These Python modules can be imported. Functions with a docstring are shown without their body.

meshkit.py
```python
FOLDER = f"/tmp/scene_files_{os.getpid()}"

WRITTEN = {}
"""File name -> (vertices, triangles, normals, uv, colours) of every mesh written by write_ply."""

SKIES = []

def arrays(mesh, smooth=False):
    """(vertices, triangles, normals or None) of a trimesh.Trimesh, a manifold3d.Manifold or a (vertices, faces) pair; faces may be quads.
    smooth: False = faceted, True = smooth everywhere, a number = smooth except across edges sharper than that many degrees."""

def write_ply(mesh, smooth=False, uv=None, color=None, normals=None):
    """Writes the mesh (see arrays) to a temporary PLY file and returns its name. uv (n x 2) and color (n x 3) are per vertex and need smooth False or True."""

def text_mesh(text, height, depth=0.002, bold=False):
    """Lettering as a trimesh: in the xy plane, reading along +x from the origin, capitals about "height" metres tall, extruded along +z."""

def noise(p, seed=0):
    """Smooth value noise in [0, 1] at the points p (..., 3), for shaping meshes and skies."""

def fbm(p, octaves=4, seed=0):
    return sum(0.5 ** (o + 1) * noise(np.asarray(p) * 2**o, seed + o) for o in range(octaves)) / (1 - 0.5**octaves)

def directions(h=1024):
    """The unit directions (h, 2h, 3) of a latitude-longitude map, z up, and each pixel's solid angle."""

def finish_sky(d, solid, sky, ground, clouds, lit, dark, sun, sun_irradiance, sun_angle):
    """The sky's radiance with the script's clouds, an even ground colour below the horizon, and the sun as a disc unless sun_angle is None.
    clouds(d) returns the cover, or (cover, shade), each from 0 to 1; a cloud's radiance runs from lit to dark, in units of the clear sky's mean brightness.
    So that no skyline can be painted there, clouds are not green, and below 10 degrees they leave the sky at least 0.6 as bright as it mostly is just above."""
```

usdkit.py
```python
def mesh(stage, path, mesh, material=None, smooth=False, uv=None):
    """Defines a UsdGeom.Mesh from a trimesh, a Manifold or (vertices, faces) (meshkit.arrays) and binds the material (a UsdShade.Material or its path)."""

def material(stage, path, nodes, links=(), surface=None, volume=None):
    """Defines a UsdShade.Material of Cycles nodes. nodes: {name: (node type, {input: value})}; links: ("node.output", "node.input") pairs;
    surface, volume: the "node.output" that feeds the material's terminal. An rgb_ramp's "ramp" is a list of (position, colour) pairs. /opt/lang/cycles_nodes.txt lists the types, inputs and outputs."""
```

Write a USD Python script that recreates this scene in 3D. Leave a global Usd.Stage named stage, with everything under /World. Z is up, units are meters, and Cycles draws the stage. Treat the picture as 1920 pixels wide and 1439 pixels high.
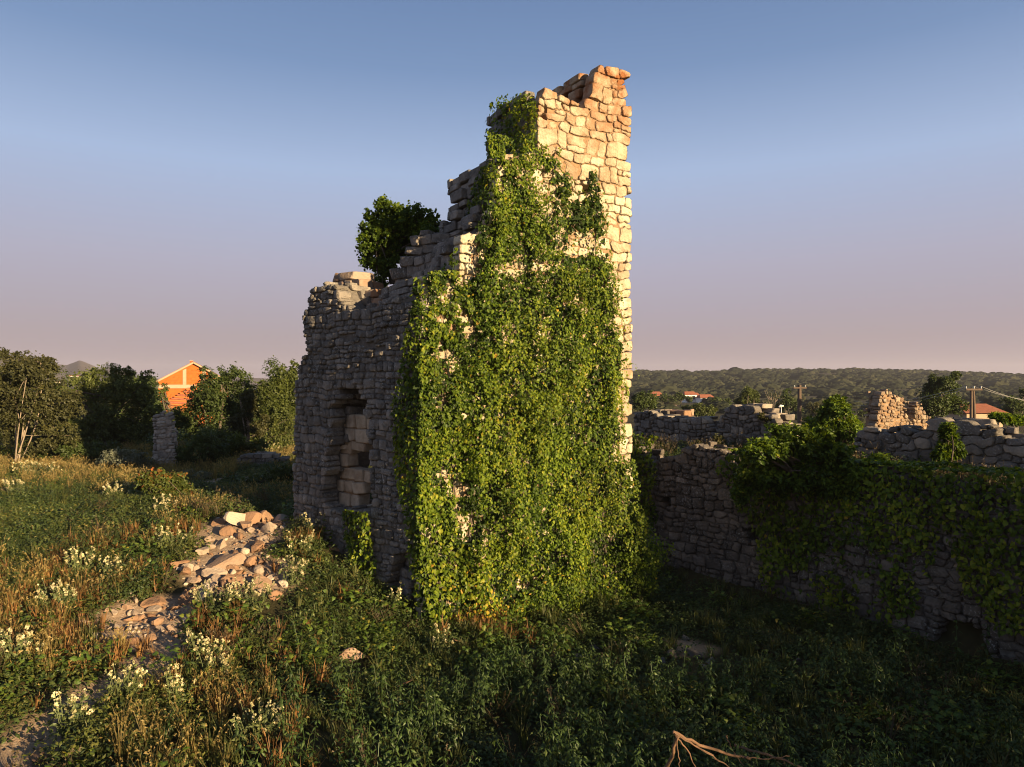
import math, random
import numpy as np
import trimesh, shapely
from shapely.geometry import Polygon, Point, box as sbox
from shapely import affinity
from scipy.interpolate import RBFInterpolator
import usdkit, meshkit
from pxr import Usd, UsdGeom, UsdLux, UsdShade, Gf, Sdf, Vt

random.seed(7)
stage = Usd.Stage.CreateInMemory()
UsdGeom.SetStageUpAxis(stage, 'Z')
UsdGeom.SetStageMetersPerUnit(stage, 1.0)
UsdGeom.Xform.Define(stage, '/World')
stage.SetDefaultPrim(stage.GetPrimAtPath('/World'))
UsdGeom.Scope.Define(stage, '/World/Looks')

# ------------------------------------------------------------ camera, sky, sun, exposure
CAM_Z = 4.6
F = 1333.33                      # pixels of the 1920 px wide photograph
cam = UsdGeom.Camera.Define(stage, '/World/camera')
cam.AddTranslateOp().Set(Gf.Vec3d(0, 0, CAM_Z))
cam.AddRotateXOp().Set(90.0)
cam.CreateHorizontalApertureAttr(36.0)
cam.CreateVerticalApertureAttr(36.0 * 767 / 1024)
cam.CreateFocalLengthAttr(25.0)
cam.CreateClippingRangeAttr(Gf.Vec2f(0.1, 20000))
cam.CreateExposureAttr(1.55)

SUN_H = np.array([0.722, -0.692]); SUN_H /= np.linalg.norm(SUN_H)
SUN_EL = math.radians(11.0)
SUN = np.array([SUN_H[0] * math.cos(SUN_EL), SUN_H[1] * math.cos(SUN_EL), math.sin(SUN_EL)])
usdkit.material(stage, '/World/Looks/sky_look', {
    'sky': ('sky_texture', {'sky_type': 'single_scattering', 'sun_disc': False, 'sun_elevation': SUN_EL,
                            'sun_rotation': math.atan2(SUN[0], SUN[1]), 'altitude': 100.0, 'air_density': 1.0,
                            'aerosol_density': 1.2, 'ozone_density': 1.6}),
    'tc': ('texture_coordinate', {}), 'xyz': ('separate_xyz', {}),
    'el': ('rgb_ramp', {'ramp': [(0.0, (.96, .96, .96)), (0.3, (.93, .93, .93)), (0.5, (.88, .88, .88)), (0.75, (.4, .4, .4)), (1.0, (0, 0, 0))]}),
    'hc': ('rgb_ramp', {'ramp': [(0.0, (.262, .205, .230)), (0.06, (.268, .220, .252)), (0.16, (.292, .288, .372)), (0.28, (.268, .352, .515)), (0.40, (.135, .215, .375)), (0.5, (.092, .16, .31)), (1.0, (.05, .09, .2))]}),
    'hs': ('mix', {'mix_type': 'multiply', 'fac': 1.0, 'color2': (10.0, 9.8, 9.7)}),
    'haze': ('mix', {}),
    'bg': ('background_shader', {'strength': 0.05})},
    [('tc.generated', 'xyz.vector'), ('xyz.z', 'el.fac'), ('sky.color', 'haze.color1'), ('xyz.z', 'hc.fac'), ('hc.color', 'hs.color1'), ('hs.color', 'haze.color2'), ('el.color', 'haze.fac'), ('haze.color', 'bg.color')], surface='bg.background')
dome = UsdLux.DomeLight.Define(stage, '/World/sky')
UsdShade.MaterialBindingAPI.Apply(dome.GetPrim()).Bind(UsdShade.Material.Get(stage, '/World/Looks/sky_look'))
dome.GetPrim().SetCustomDataByKey('kind', 'structure')
sun = UsdLux.DistantLight.Define(stage, '/World/sun')
sun.CreateIntensityAttr(1.25)
sun.CreateAngleAttr(0.5)
sun.CreateNormalizeAttr(True)
sun.CreateColorAttr(Gf.Vec3f(1.0, 0.74, 0.42))
_z = SUN; _x = np.cross([0, 0, 1], _z); _x /= np.linalg.norm(_x); _y = np.cross(_z, _x)
sun.AddTransformOp().Set(Gf.Matrix4d(*_x, 0, *_y, 0, *_z, 0, 0, 0, 30, 1))

# ------------------------------------------------------------ helpers
_used = {}
def numbered(parent, name):
    k = parent + '/' + name
    n = _used.get(k, 0); _used[k] = n + 1
    return k if n == 0 else f'{k}_{n:03d}'

def put(name, v, f, mat, parent='/World', smooth=None, tone=None):
    """One Mesh prim. smooth: None = faceted, True = smooth normals."""
    path = numbered(parent if isinstance(parent, str) else str(parent.GetPath()), name)
    v = np.asarray(v, np.float32); f = np.asarray(f, np.int32)
    m = UsdGeom.Mesh.Define(stage, path)
    m.CreatePointsAttr(Vt.Vec3fArray.FromNumpy(v))
    m.CreateFaceVertexCountsAttr(Vt.IntArray.FromNumpy(np.full(len(f), f.shape[1], np.int32)))
    m.CreateFaceVertexIndicesAttr(Vt.IntArray.FromNumpy(f.ravel()))
    m.CreateSubdivisionSchemeAttr('none')
    if smooth:
        n = np.zeros_like(v, dtype=float)
        c = np.cross(v[f[:, 1]] - v[f[:, 0]], v[f[:, 2]] - v[f[:, 0]])
        for k in range(f.shape[1]):
            np.add.at(n, f[:, k], c)
        n /= np.maximum(np.linalg.norm(n, axis=1, keepdims=True), 1e-12)
        m.CreateNormalsAttr(Vt.Vec3fArray.FromNumpy(n.astype(np.float32)))
        m.SetNormalsInterpolation('vertex')
    if tone is not None:
        t = np.broadcast_to(np.asarray(tone, np.float32), (len(v),)).astype(np.float32)
        UsdGeom.PrimvarsAPI(m).CreatePrimvar('tone', Sdf.ValueTypeNames.FloatArray, 'vertex').Set(Vt.FloatArray.FromNumpy(np.ascontiguousarray(t)))
    UsdShade.MaterialBindingAPI.Apply(m.GetPrim()).Bind(UsdShade.Material.Get(stage, '/World/Looks/' + mat))
    return m.GetPrim()

def tag(p, label=None, cat=None, group=None, kind=None):
    for k, x in (('label', label), ('category', cat), ('group', group), ('kind', kind)):
        if x: p.SetCustomDataByKey(k, x)
    return p

def thing(name, label, cat, loc=(0, 0, 0), group=None):
    path = numbered('/World', name)
    x = UsdGeom.Xform.Define(stage, path)
    if any(loc): x.AddTranslateOp().Set(Gf.Vec3d(*map(float, loc)))
    return tag(x.GetPrim(), label, cat, group)

def cat_(parts):
    vs, fs, ts, n = [], [], [], 0
    for p in parts:
        v, f = p[0], p[1]
        vs.append(v); fs.append(np.asarray(f) + n); n += len(v)
        if len(p) > 2: ts.append(np.broadcast_to(p[2], (len(v),)))
    return np.vstack(vs), np.vstack(fs), (np.concatenate(ts) if ts else None)

def nrm(a):
    a = np.asarray(a, float)
    return a / np.maximum(np.linalg.norm(a, axis=-1, keepdims=True), 1e-9)

def ray(px, py):
    return np.array([(px - 960) / F, 1.0, -(py - 719.5) / F])

def at(px, py, d):
    r = ray(px, py); return np.array([r[0] * d, d, CAM_Z + r[2] * d])

def boxm(c, s, rot=0.0):
    """box with small chamfer-free edges: centre c, full size s, rotation about z"""
    m = trimesh.creation.box(s); v = np.array(m.vertices)
    cr, sr = math.cos(rot), math.sin(rot)
    v = np.stack([v[:, 0] * cr - v[:, 1] * sr, v[:, 0] * sr + v[:, 1] * cr, v[:, 2]], 1) + np.asarray(c)
    return v, np.array(m.faces)

def tube(pts, radii, seg=6):
    pts = np.asarray(pts, float); radii = np.broadcast_to(radii, (len(pts),))
    t = nrm(np.gradient(pts, axis=0))
    ref = np.where(np.abs(t[:, 2:3]) > 0.9, [[1.0, 0, 0]], [[0, 0, 1.0]])
    a = nrm(np.cross(t, ref)); b = np.cross(t, a)
    ang = np.arange(seg) / seg * 2 * np.pi
    ring = a[:, None] * np.cos(ang)[None, :, None] + b[:, None] * np.sin(ang)[None, :, None]
    v = (pts[:, None] + ring * radii[:, None, None]).reshape(-1, 3)
    f = []
    for i in range(len(pts) - 1):
        for j in range(seg):
            p, q = i * seg + j, i * seg + (j + 1) % seg
            f += [(p, q, q + seg), (p, q + seg, p + seg)]
    e = (len(pts) - 1) * seg
    for j in range(1, seg - 1):
        f += [(0, j + 1, j), (e, e + j, e + j + 1)]
    return v, np.array(f)

# ------------------------------------------------------------ materials
def M(name, nodes, links, surface='p.BSDF', **k):
    usdkit.material(stage, '/World/Looks/' + name, nodes, links, surface=surface, **k)

def leaf_mat(name, stops, transl=0.35, rough=0.5, inst=False, spec=0.35, hue_noise=None):
    """Leaf: colour from the tone primvar (or a random per copy), some light through it."""
    nodes = {'r': ('rgb_ramp', {'ramp': stops}),
             'g': ('geometry', {}),
             'n': ('noise_texture', {'scale': hue_noise or 0.9, 'detail': 3.0}),
             'nr': ('map_range', {'from_min': 0.3, 'from_max': 0.7, 'to_min': 0.72, 'to_max': 1.25}),
             'm': ('mix', {'mix_type': 'multiply', 'fac': 1.0}),
             'p': ('principled_bsdf', {'roughness': rough, 'specular_ior_level': spec}),
             't': ('translucent_bsdf', {}), 'tc': ('mix', {'mix_type': 'multiply', 'fac': 1.0, 'color2': (1.6, 1.5, 0.35)}),
             'x': ('mix_closure', {'fac': transl})}
    links = [('g.position', 'n.vector'), ('n.fac', 'nr.value'), ('r.color', 'm.color1'), ('nr.result', 'm.color2'),
             ('m.color', 'p.base_color'), ('m.color', 'tc.color1'), ('tc.color', 't.color'), ('p.BSDF', 'x.closure1'), ('t.BSDF', 'x.closure2')]
    if inst:
        nodes['o'] = ('object_info', {}); nodes['a'] = ('attribute', {'attribute': 'tone'})
        nodes['ad'] = ('math', {'math_type': 'multiply_add', 'value2': 0.35})
        nodes['sc'] = ('math', {'math_type': 'multiply', 'value2': 0.65})
        links += [('a.fac', 'sc.value1'), ('o.random', 'ad.value1'), ('sc.value', 'ad.value3'), ('ad.value', 'r.fac')]
    else:
        nodes['a'] = ('attribute', {'attribute': 'tone'})
        links.append(('a.fac', 'r.fac'))
    M(name, nodes, links, surface='x.closure')

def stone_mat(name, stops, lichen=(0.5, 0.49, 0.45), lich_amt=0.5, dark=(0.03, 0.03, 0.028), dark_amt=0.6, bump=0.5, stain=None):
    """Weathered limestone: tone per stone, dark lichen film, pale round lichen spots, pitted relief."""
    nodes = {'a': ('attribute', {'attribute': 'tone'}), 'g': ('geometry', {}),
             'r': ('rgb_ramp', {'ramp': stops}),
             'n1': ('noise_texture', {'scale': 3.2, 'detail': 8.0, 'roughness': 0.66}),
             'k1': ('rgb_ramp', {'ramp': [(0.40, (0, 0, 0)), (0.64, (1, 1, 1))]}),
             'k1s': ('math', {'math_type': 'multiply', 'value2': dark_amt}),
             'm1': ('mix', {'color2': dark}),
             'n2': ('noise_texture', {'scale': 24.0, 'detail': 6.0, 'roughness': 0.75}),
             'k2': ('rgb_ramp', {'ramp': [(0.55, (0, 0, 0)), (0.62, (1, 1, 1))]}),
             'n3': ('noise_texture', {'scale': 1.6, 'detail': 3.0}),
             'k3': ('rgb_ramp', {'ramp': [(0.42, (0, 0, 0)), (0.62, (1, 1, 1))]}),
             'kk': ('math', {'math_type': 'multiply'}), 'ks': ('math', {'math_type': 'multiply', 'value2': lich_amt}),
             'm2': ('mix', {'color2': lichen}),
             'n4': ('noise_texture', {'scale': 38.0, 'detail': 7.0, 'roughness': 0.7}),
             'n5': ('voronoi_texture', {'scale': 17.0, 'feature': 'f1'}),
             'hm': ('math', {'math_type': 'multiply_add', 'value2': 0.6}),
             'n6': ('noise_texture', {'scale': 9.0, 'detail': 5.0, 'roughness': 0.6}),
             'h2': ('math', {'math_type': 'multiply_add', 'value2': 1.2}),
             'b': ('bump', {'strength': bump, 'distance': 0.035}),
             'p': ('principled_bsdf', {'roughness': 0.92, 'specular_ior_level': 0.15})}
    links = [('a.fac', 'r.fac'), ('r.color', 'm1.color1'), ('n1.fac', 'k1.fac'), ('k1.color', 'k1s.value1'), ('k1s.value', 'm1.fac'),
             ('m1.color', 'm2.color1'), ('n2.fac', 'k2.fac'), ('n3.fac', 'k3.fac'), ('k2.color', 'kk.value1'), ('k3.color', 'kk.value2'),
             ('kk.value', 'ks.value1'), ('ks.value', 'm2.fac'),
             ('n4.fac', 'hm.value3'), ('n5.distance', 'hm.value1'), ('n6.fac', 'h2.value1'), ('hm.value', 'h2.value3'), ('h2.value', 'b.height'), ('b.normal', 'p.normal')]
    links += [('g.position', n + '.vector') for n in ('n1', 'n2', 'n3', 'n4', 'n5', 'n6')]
    last = 'm2.color'
    if stain:  # rusty staining in patches towards the tower's top
        nodes |= {'sp': ('separate_xyz', {}), 'sr': ('map_range', {'from_min': stain[1], 'from_max': stain[2], 'to_min': 0.0, 'to_max': 1.0, 'clamp': True}),
                  'sn': ('noise_texture', {'scale': 2.2, 'detail': 5.0, 'roughness': 0.6}), 'sk': ('rgb_ramp', {'ramp': [(0.38, (0.1, 0.1, 0.1)), (0.6, (1, 1, 1))]}),
                  'sm': ('math', {'math_type': 'multiply'}), 'm3': ('mix', {'color2': stain[0]})}
        links += [('g.position', 'sp.vector'), ('sp.z', 'sr.value'), ('g.position', 'sn.vector'), ('sn.fac', 'sk.fac'), ('sk.color', 'sm.value1'), ('sr.result', 'sm.value2'),
                  ('sm.value', 'm3.fac'), ('m2.color', 'm3.color1')]
        last = 'm3.color'
    links.append((last, 'p.base_color'))
    M(name, nodes, links)

def plain_mat(name, col, rough=0.8, noise=6.0, var=0.3, bump=0.0, spec=0.3, metallic=0.0):
    nodes = {'g': ('geometry', {}), 'n': ('noise_texture', {'scale': noise, 'detail': 6.0, 'roughness': 0.65}),
             'r': ('rgb_ramp', {'ramp': [(0.25, tuple(c * (1 - var) for c in col)), (0.75, tuple(min(1, c * (1 + var)) for c in col))]}),
             'p': ('principled_bsdf', {'roughness': rough, 'specular_ior_level': spec, 'metallic': metallic})}
    links = [('g.position', 'n.vector'), ('n.fac', 'r.fac'), ('r.color', 'p.base_color')]
    if bump:
        nodes['b'] = ('bump', {'strength': bump, 'distance': 0.05}); links += [('n.fac', 'b.height'), ('b.normal', 'p.normal')]
    M(name, nodes, links)

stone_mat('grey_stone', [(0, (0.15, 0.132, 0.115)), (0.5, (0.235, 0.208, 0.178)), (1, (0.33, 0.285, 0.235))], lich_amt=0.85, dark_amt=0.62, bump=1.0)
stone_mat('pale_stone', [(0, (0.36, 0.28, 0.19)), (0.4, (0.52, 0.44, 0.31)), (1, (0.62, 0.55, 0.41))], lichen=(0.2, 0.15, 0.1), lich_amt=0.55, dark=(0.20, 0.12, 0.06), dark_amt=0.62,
          stain=((0.25, 0.10, 0.038), 8.7, 11.0), bump=1.0)
stone_mat('pillar_stone', [(0, (0.26, 0.22, 0.185)), (0.6, (0.42, 0.37, 0.31)), (1, (0.55, 0.46, 0.37))], lich_amt=0.6, dark_amt=0.35, bump=1.0)
stone_mat('niche_stone', [(0, (0.38, 0.29, 0.20)), (1, (0.54, 0.45, 0.34))], lichen=(0.2, 0.13, 0.07), lich_amt=0.4, dark=(0.14, 0.08, 0.04), dark_amt=0.5)
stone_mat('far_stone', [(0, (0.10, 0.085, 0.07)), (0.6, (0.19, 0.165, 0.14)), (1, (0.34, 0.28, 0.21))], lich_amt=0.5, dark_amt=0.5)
stone_mat('rock_stone', [(0, (0.17, 0.095, 0.055)), (0.3, (0.27, 0.16, 0.095)), (0.6, (0.30, 0.235, 0.18)), (1, (0.50, 0.42, 0.32))], lichen=(0.22, 0.2, 0.17), lich_amt=0.5, dark=(0.17, 0.10, 0.06), dark_amt=0.45)
stone_mat('shade_stone', [(0, (0.09, 0.072, 0.058)), (0.6, (0.16, 0.132, 0.108)), (1, (0.25, 0.205, 0.16))], lich_amt=0.6, dark_amt=0.6, bump=0.9)  # darker copy of far_stone: the terrace wall's shade put into its colour
stone_mat('sunlit_ruin_stone', [(0, (0.20, 0.13, 0.085)), (0.6, (0.32, 0.23, 0.155)), (1, (0.42, 0.32, 0.22))], lich_amt=0.5, dark_amt=0.5, bump=1.0)
plain_mat('mortar', (0.12, 0.105, 0.088), 0.95, 14, 0.4, 0.6)
plain_mat('pale_mortar', (0.23, 0.145, 0.08), 0.95, 14, 0.4, 0.6)
plain_mat('pillar_mortar', (0.28, 0.235, 0.19), 0.95, 12, 0.4, 0.6)
plain_mat('bark', (0.10, 0.08, 0.06), 0.9, 12, 0.4, 0.5)
plain_mat('pale_bark', (0.24, 0.19, 0.14), 0.9, 12, 0.35, 0.4)
plain_mat('dead_wood', (0.14, 0.08, 0.045), 0.85, 9, 0.4, 0.4)
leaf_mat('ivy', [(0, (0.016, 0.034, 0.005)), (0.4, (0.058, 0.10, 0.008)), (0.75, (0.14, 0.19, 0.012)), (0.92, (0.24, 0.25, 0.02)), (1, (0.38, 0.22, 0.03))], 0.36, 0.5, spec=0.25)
leaf_mat('dark_leaf', [(0, (0.026, 0.042, 0.010)), (0.6, (0.062, 0.088, 0.019)), (1, (0.11, 0.135, 0.03))], 0.28, 0.5)
leaf_mat('mid_leaf', [(0, (0.036, 0.052, 0.012)), (0.6, (0.082, 0.102, 0.020)), (1, (0.13, 0.145, 0.03))], 0.32, 0.5)
leaf_mat('olive_leaf', [(0, (0.030, 0.034, 0.011)), (0.6, (0.066, 0.066, 0.02)), (1, (0.125, 0.11, 0.034))], 0.3, 0.55)
leaf_mat('bright_leaf', [(0, (0.05, 0.066, 0.016)), (0.6, (0.11, 0.13, 0.03)), (1, (0.17, 0.18, 0.045))], 0.32, 0.5)
leaf_mat('grey_leaf', [(0, (0.08, 0.09, 0.06)), (1, (0.17, 0.18, 0.12))], 0.25, 0.6)
leaf_mat('red_leaf', [(0, (0.05, 0.075, 0.015)), (0.55, (0.09, 0.11, 0.02)), (0.75, (0.26, 0.08, 0.02)), (1, (0.36, 0.14, 0.03))], 0.3, 0.5)
leaf_mat('nettle', [(0, (0.020, 0.042, 0.012)), (0.6, (0.05, 0.085, 0.018)), (0.92, (0.085, 0.12, 0.026)), (1, (0.20, 0.17, 0.04))], 0.3, 0.5, inst=True)
leaf_mat('cover', [(0, (0.020, 0.036, 0.010)), (0.6, (0.05, 0.076, 0.017)), (0.9, (0.10, 0.12, 0.025)), (1, (0.24, 0.16, 0.04))], 0.3, 0.5, inst=True)
leaf_mat('yellow_cover', [(0, (0.035, 0.07, 0.012)), (0.6, (0.08, 0.13, 0.018)), (0.88, (0.16, 0.19, 0.025)), (1, (0.40, 0.28, 0.04))], 0.35, 0.5, inst=True)
leaf_mat('slope_cover', [(0, (0.028, 0.044, 0.010)), (0.5, (0.075, 0.095, 0.018)), (0.85, (0.14, 0.14, 0.03)), (1, (0.28, 0.17, 0.045))], 0.32, 0.5, inst=True)
leaf_mat('green_grass', [(0, (0.04, 0.055, 0.015)), (0.6, (0.09, 0.10, 0.028)), (1, (0.16, 0.15, 0.05))], 0.3, 0.55, inst=True)
leaf_mat('dry_grass', [(0, (0.09, 0.07, 0.022)), (0.5, (0.17, 0.125, 0.04)), (1, (0.30, 0.22, 0.08))], 0.3, 0.6, inst=True)
leaf_mat('rust_grass', [(0, (0.10, 0.05, 0.02)), (0.5, (0.20, 0.10, 0.035)), (1, (0.32, 0.18, 0.06))], 0.3, 0.6, inst=True)
leaf_mat('brown_weed', [(0, (0.035, 0.028, 0.015)), (1, (0.10, 0.07, 0.035))], 0.25, 0.6, inst=True)
leaf_mat('petal', [(0, (0.26, 0.22, 0.10)), (0.6, (0.48, 0.43, 0.24)), (1, (0.64, 0.58, 0.37))], 0.25, 0.6)
leaf_mat('herb', [(0, (0.06, 0.085, 0.03)), (1, (0.15, 0.17, 0.06))], 0.3, 0.55)
M('scrub', {'o': ('object_info', {}), 'r': ('rgb_ramp', {'ramp': [(0, (0.014, 0.018, 0.011)), (0.6, (0.026, 0.030, 0.017)), (1, (0.045, 0.046, 0.025))]}),
            'p': ('principled_bsdf', {'roughness': 0.9, 'specular_ior_level': 0.05})}, [('o.random', 'r.fac'), ('r.color', 'p.base_color')])
# ------------------------------------------------------------ terrain
_ctrl = np.array([
    (3, 8, -.15), (7, 9, -.2), (6, 12, -.1), (4, 16, 0), (2.5, 18, .1), (0, 12, 0), (0, 8, 0), (-1.7, 12.4, .02), (-0.6, 10.5, .02), (3, 13, -.05),
    (1.5, 15, 0), (-2.6, 13.5, .5), (-3.3, 14.0, .85), (-4.2, 15.0, 1.25), (-4.9, 15.6, 1.45), (-6.8, 17.2, 1.5), (-5.2, 14.5, 1.05), (-5.3, 13.3, .85),
    (-6.6, 12.4, .7), (-5.4, 10.45, .45), (-5.6, 9.3, .35), (-5.8, 8.3, .25), (-3.2, 10.8, .28), (-2.0, 8.5, .1), (-9.3, 13, .95), (-10.5, 16.2, 1.25),
    (-18.5, 25.7, 1.5), (-12.2, 22.9, 1.5), (-12.2, 25, 1.5), (-10, 35, 1.5), (-25, 40, 1.2), (0, 35, 1.2), (-2, 22, 1.4), (-8, 8, .5), (-12, 10, .9),
    (-20, 15, 1.4), (12, 5, -.2), (15, 0, -.2), (0, 0, -.1), (-10, 0, .3), (-3, 4, .1), (8, -8, -.1), (-25, 60, .6), (10, 60, .4), (40, 60, .2), (30, 30, 1.5), (30, 5, .5),
    (-40, 30, 1.2), (-40, 0, 1.0), (0, -40, 0), (40, -30, 0), (-40, -40, .5), (-60, 60, 0), (60, 20, .3), (60, 70, -.2)], float)
_rbf = RBFInterpolator(_ctrl[:, :2], _ctrl[:, 2], kernel='linear', smoothing=0.02)
WA = np.array([3.5, 18.3]); WD = nrm(np.array([4.9, -6.4])); WN = np.array([-WD[1], WD[0]])  # towards behind the wall
if WN @ np.array([1, 1]) < 0: WN = -WN

def sstep(x, a, b):
    t = np.clip((np.asarray(x, float) - a) / (b - a), 0, 1); return t * t * (3 - 2 * t)

def ground_z(x, y):
    x = np.asarray(x, float); y = np.asarray(y, float); sh = x.shape
    p = np.stack([x.ravel(), y.ravel()], 1); r = np.hypot(p[:, 0], p[:, 1])
    z = np.full(len(p), -1.5); near = r < 95
    if near.any():
        q = p[near]; zz = _rbf(q)
        rel = q - WA; s = rel @ WD; dd = rel @ WN
        terr = 2.62 + 0.06 * np.sin(q[:, 0] * .9) - 1.9 * sstep(dd, 8, 26)
        k = sstep(dd, .35, .75) * (1 - sstep(-s, 2, 9))
        zz = zz * (1 - k) + np.maximum(terr, zz * 0 + 0.2) * k
        n = meshkit.fbm(np.stack([q[:, 0] * .8, q[:, 1] * .8, q[:, 0] * 0], 1), 4, 3) - .5
        zz = zz + n * .28
        b = sstep(r[near], 48, 92)
        z[near] = zz * (1 - b) - 1.5 * b
    return z.reshape(sh)

def gpt(px, py, lift=0.0):
    """the ground point seen at a photograph pixel"""
    r = ray(px, py); s = np.concatenate([np.arange(5, 40, .06), np.arange(40, 90, .5)])
    P = np.stack([r[0] * s, s, CAM_Z + r[2] * s], 1)
    below = np.nonzero(P[:, 2] <= ground_z(P[:, 0], P[:, 1]) + lift)[0]
    i = below[0] if len(below) else len(s) - 1
    return np.array([P[i, 0], P[i, 1], float(ground_z(P[i, 0], P[i, 1]))])

PATH = np.array([gpt(*q)[:2] for q in [(-40, 1470), (30, 1425), (110, 1365), (190, 1310), (262, 1268), (315, 1225), (300, 1175)]])
BARE = [(gpt(270, 1165)[:2], .95), (gpt(255, 1190)[:2], .7), (gpt(425, 1060)[:2], 1.0), (gpt(460, 1010)[:2], 1.0), (gpt(450, 980)[:2], 1.2), (gpt(500, 1085)[:2], .8), (gpt(400, 1100)[:2], .5), (gpt(10, 905)[:2], 1.6),
        (gpt(1290, 1215)[:2], .5), (gpt(430, 905)[:2], 1.5)]
def bare_mask(x, y):
    """1 on the trodden path and the rubble's bare soil"""
    p = np.stack([np.asarray(x).ravel(), np.asarray(y).ravel()], 1); out = np.zeros(len(p))
    wob = (meshkit.fbm(np.stack([p[:, 0] * 2.3, p[:, 1] * 2.3, p[:, 0] * 0], 1), 3, 9) - .5) * .5
    d = np.full(len(p), 99.0)
    for a, b in zip(PATH[:-1], PATH[1:]):
        ab = b - a; t = np.clip(((p - a) @ ab) / (ab @ ab), 0, 1)
        d = np.minimum(d, np.linalg.norm(p - a - t[:, None] * ab, axis=1))
    out = np.maximum(out, 1 - sstep(d + wob, .26, .5))
    for c, r in BARE:
        out = np.maximum(out, 1 - sstep(np.linalg.norm(p - c, axis=1) / r + wob, .7, 1.05))
    return out.reshape(np.asarray(x).shape)

N = 185
_i = np.arange(-N, N + 1)
_wx = 3.6 * np.sinh(.0405 * _i); _wy = 13 + _wx
GX, GY = np.meshgrid(_wx - 2.0, _wy, indexing='xy')
GZ = ground_z(GX, GY)
_n = 2 * N + 1
_q = np.arange(_n * _n).reshape(_n, _n)
_f = np.stack([_q[:-1, :-1], _q[:-1, 1:], _q[1:, 1:], _q[1:, :-1]], -1).reshape(-1, 4)
_f = np.vstack([_f[:, [0, 1, 2]], _f[:, [0, 2, 3]]])
M('ground', {'g': ('geometry', {}), 'a': ('attribute', {'attribute': 'tone'}),
             'n1': ('noise_texture', {'scale': 1.1, 'detail': 8.0, 'roughness': 0.65}), 'n2': ('noise_texture', {'scale': 18.0, 'detail': 8.0, 'roughness': 0.72}),
             'u': ('rgb_ramp', {'ramp': [(0.3, (0.030, 0.030, 0.014)), (0.55, (0.055, 0.048, 0.022)), (0.75, (0.09, 0.065, 0.03))]}),
             's': ('rgb_ramp', {'ramp': [(0.3, (0.24, 0.155, 0.095)), (0.55, (0.37, 0.27, 0.185)), (0.72, (0.52, 0.43, 0.32))]}),
             'm': ('mix', {}), 'b': ('bump', {'strength': 0.8, 'distance': 0.06}), 'p': ('principled_bsdf', {'roughness': 0.95, 'specular_ior_level': 0.1})},
  [('g.position', 'n1.vector'), ('g.position', 'n2.vector'), ('n1.fac', 'u.fac'), ('n2.fac', 's.fac'), ('a.fac', 'm.fac'), ('u.color', 'm.color1'), ('s.color', 'm.color2'),
   ('m.color', 'p.base_color'), ('n2.fac', 'b.height'), ('b.normal', 'p.normal')])
tag(put('ground', np.stack([GX.ravel(), GY.ravel(), GZ.ravel()], 1), _f, 'ground', smooth=True, tone=bare_mask(GX, GY).ravel()), 'uneven scrub ground with a trodden pale path', 'ground', kind='structure')

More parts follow.
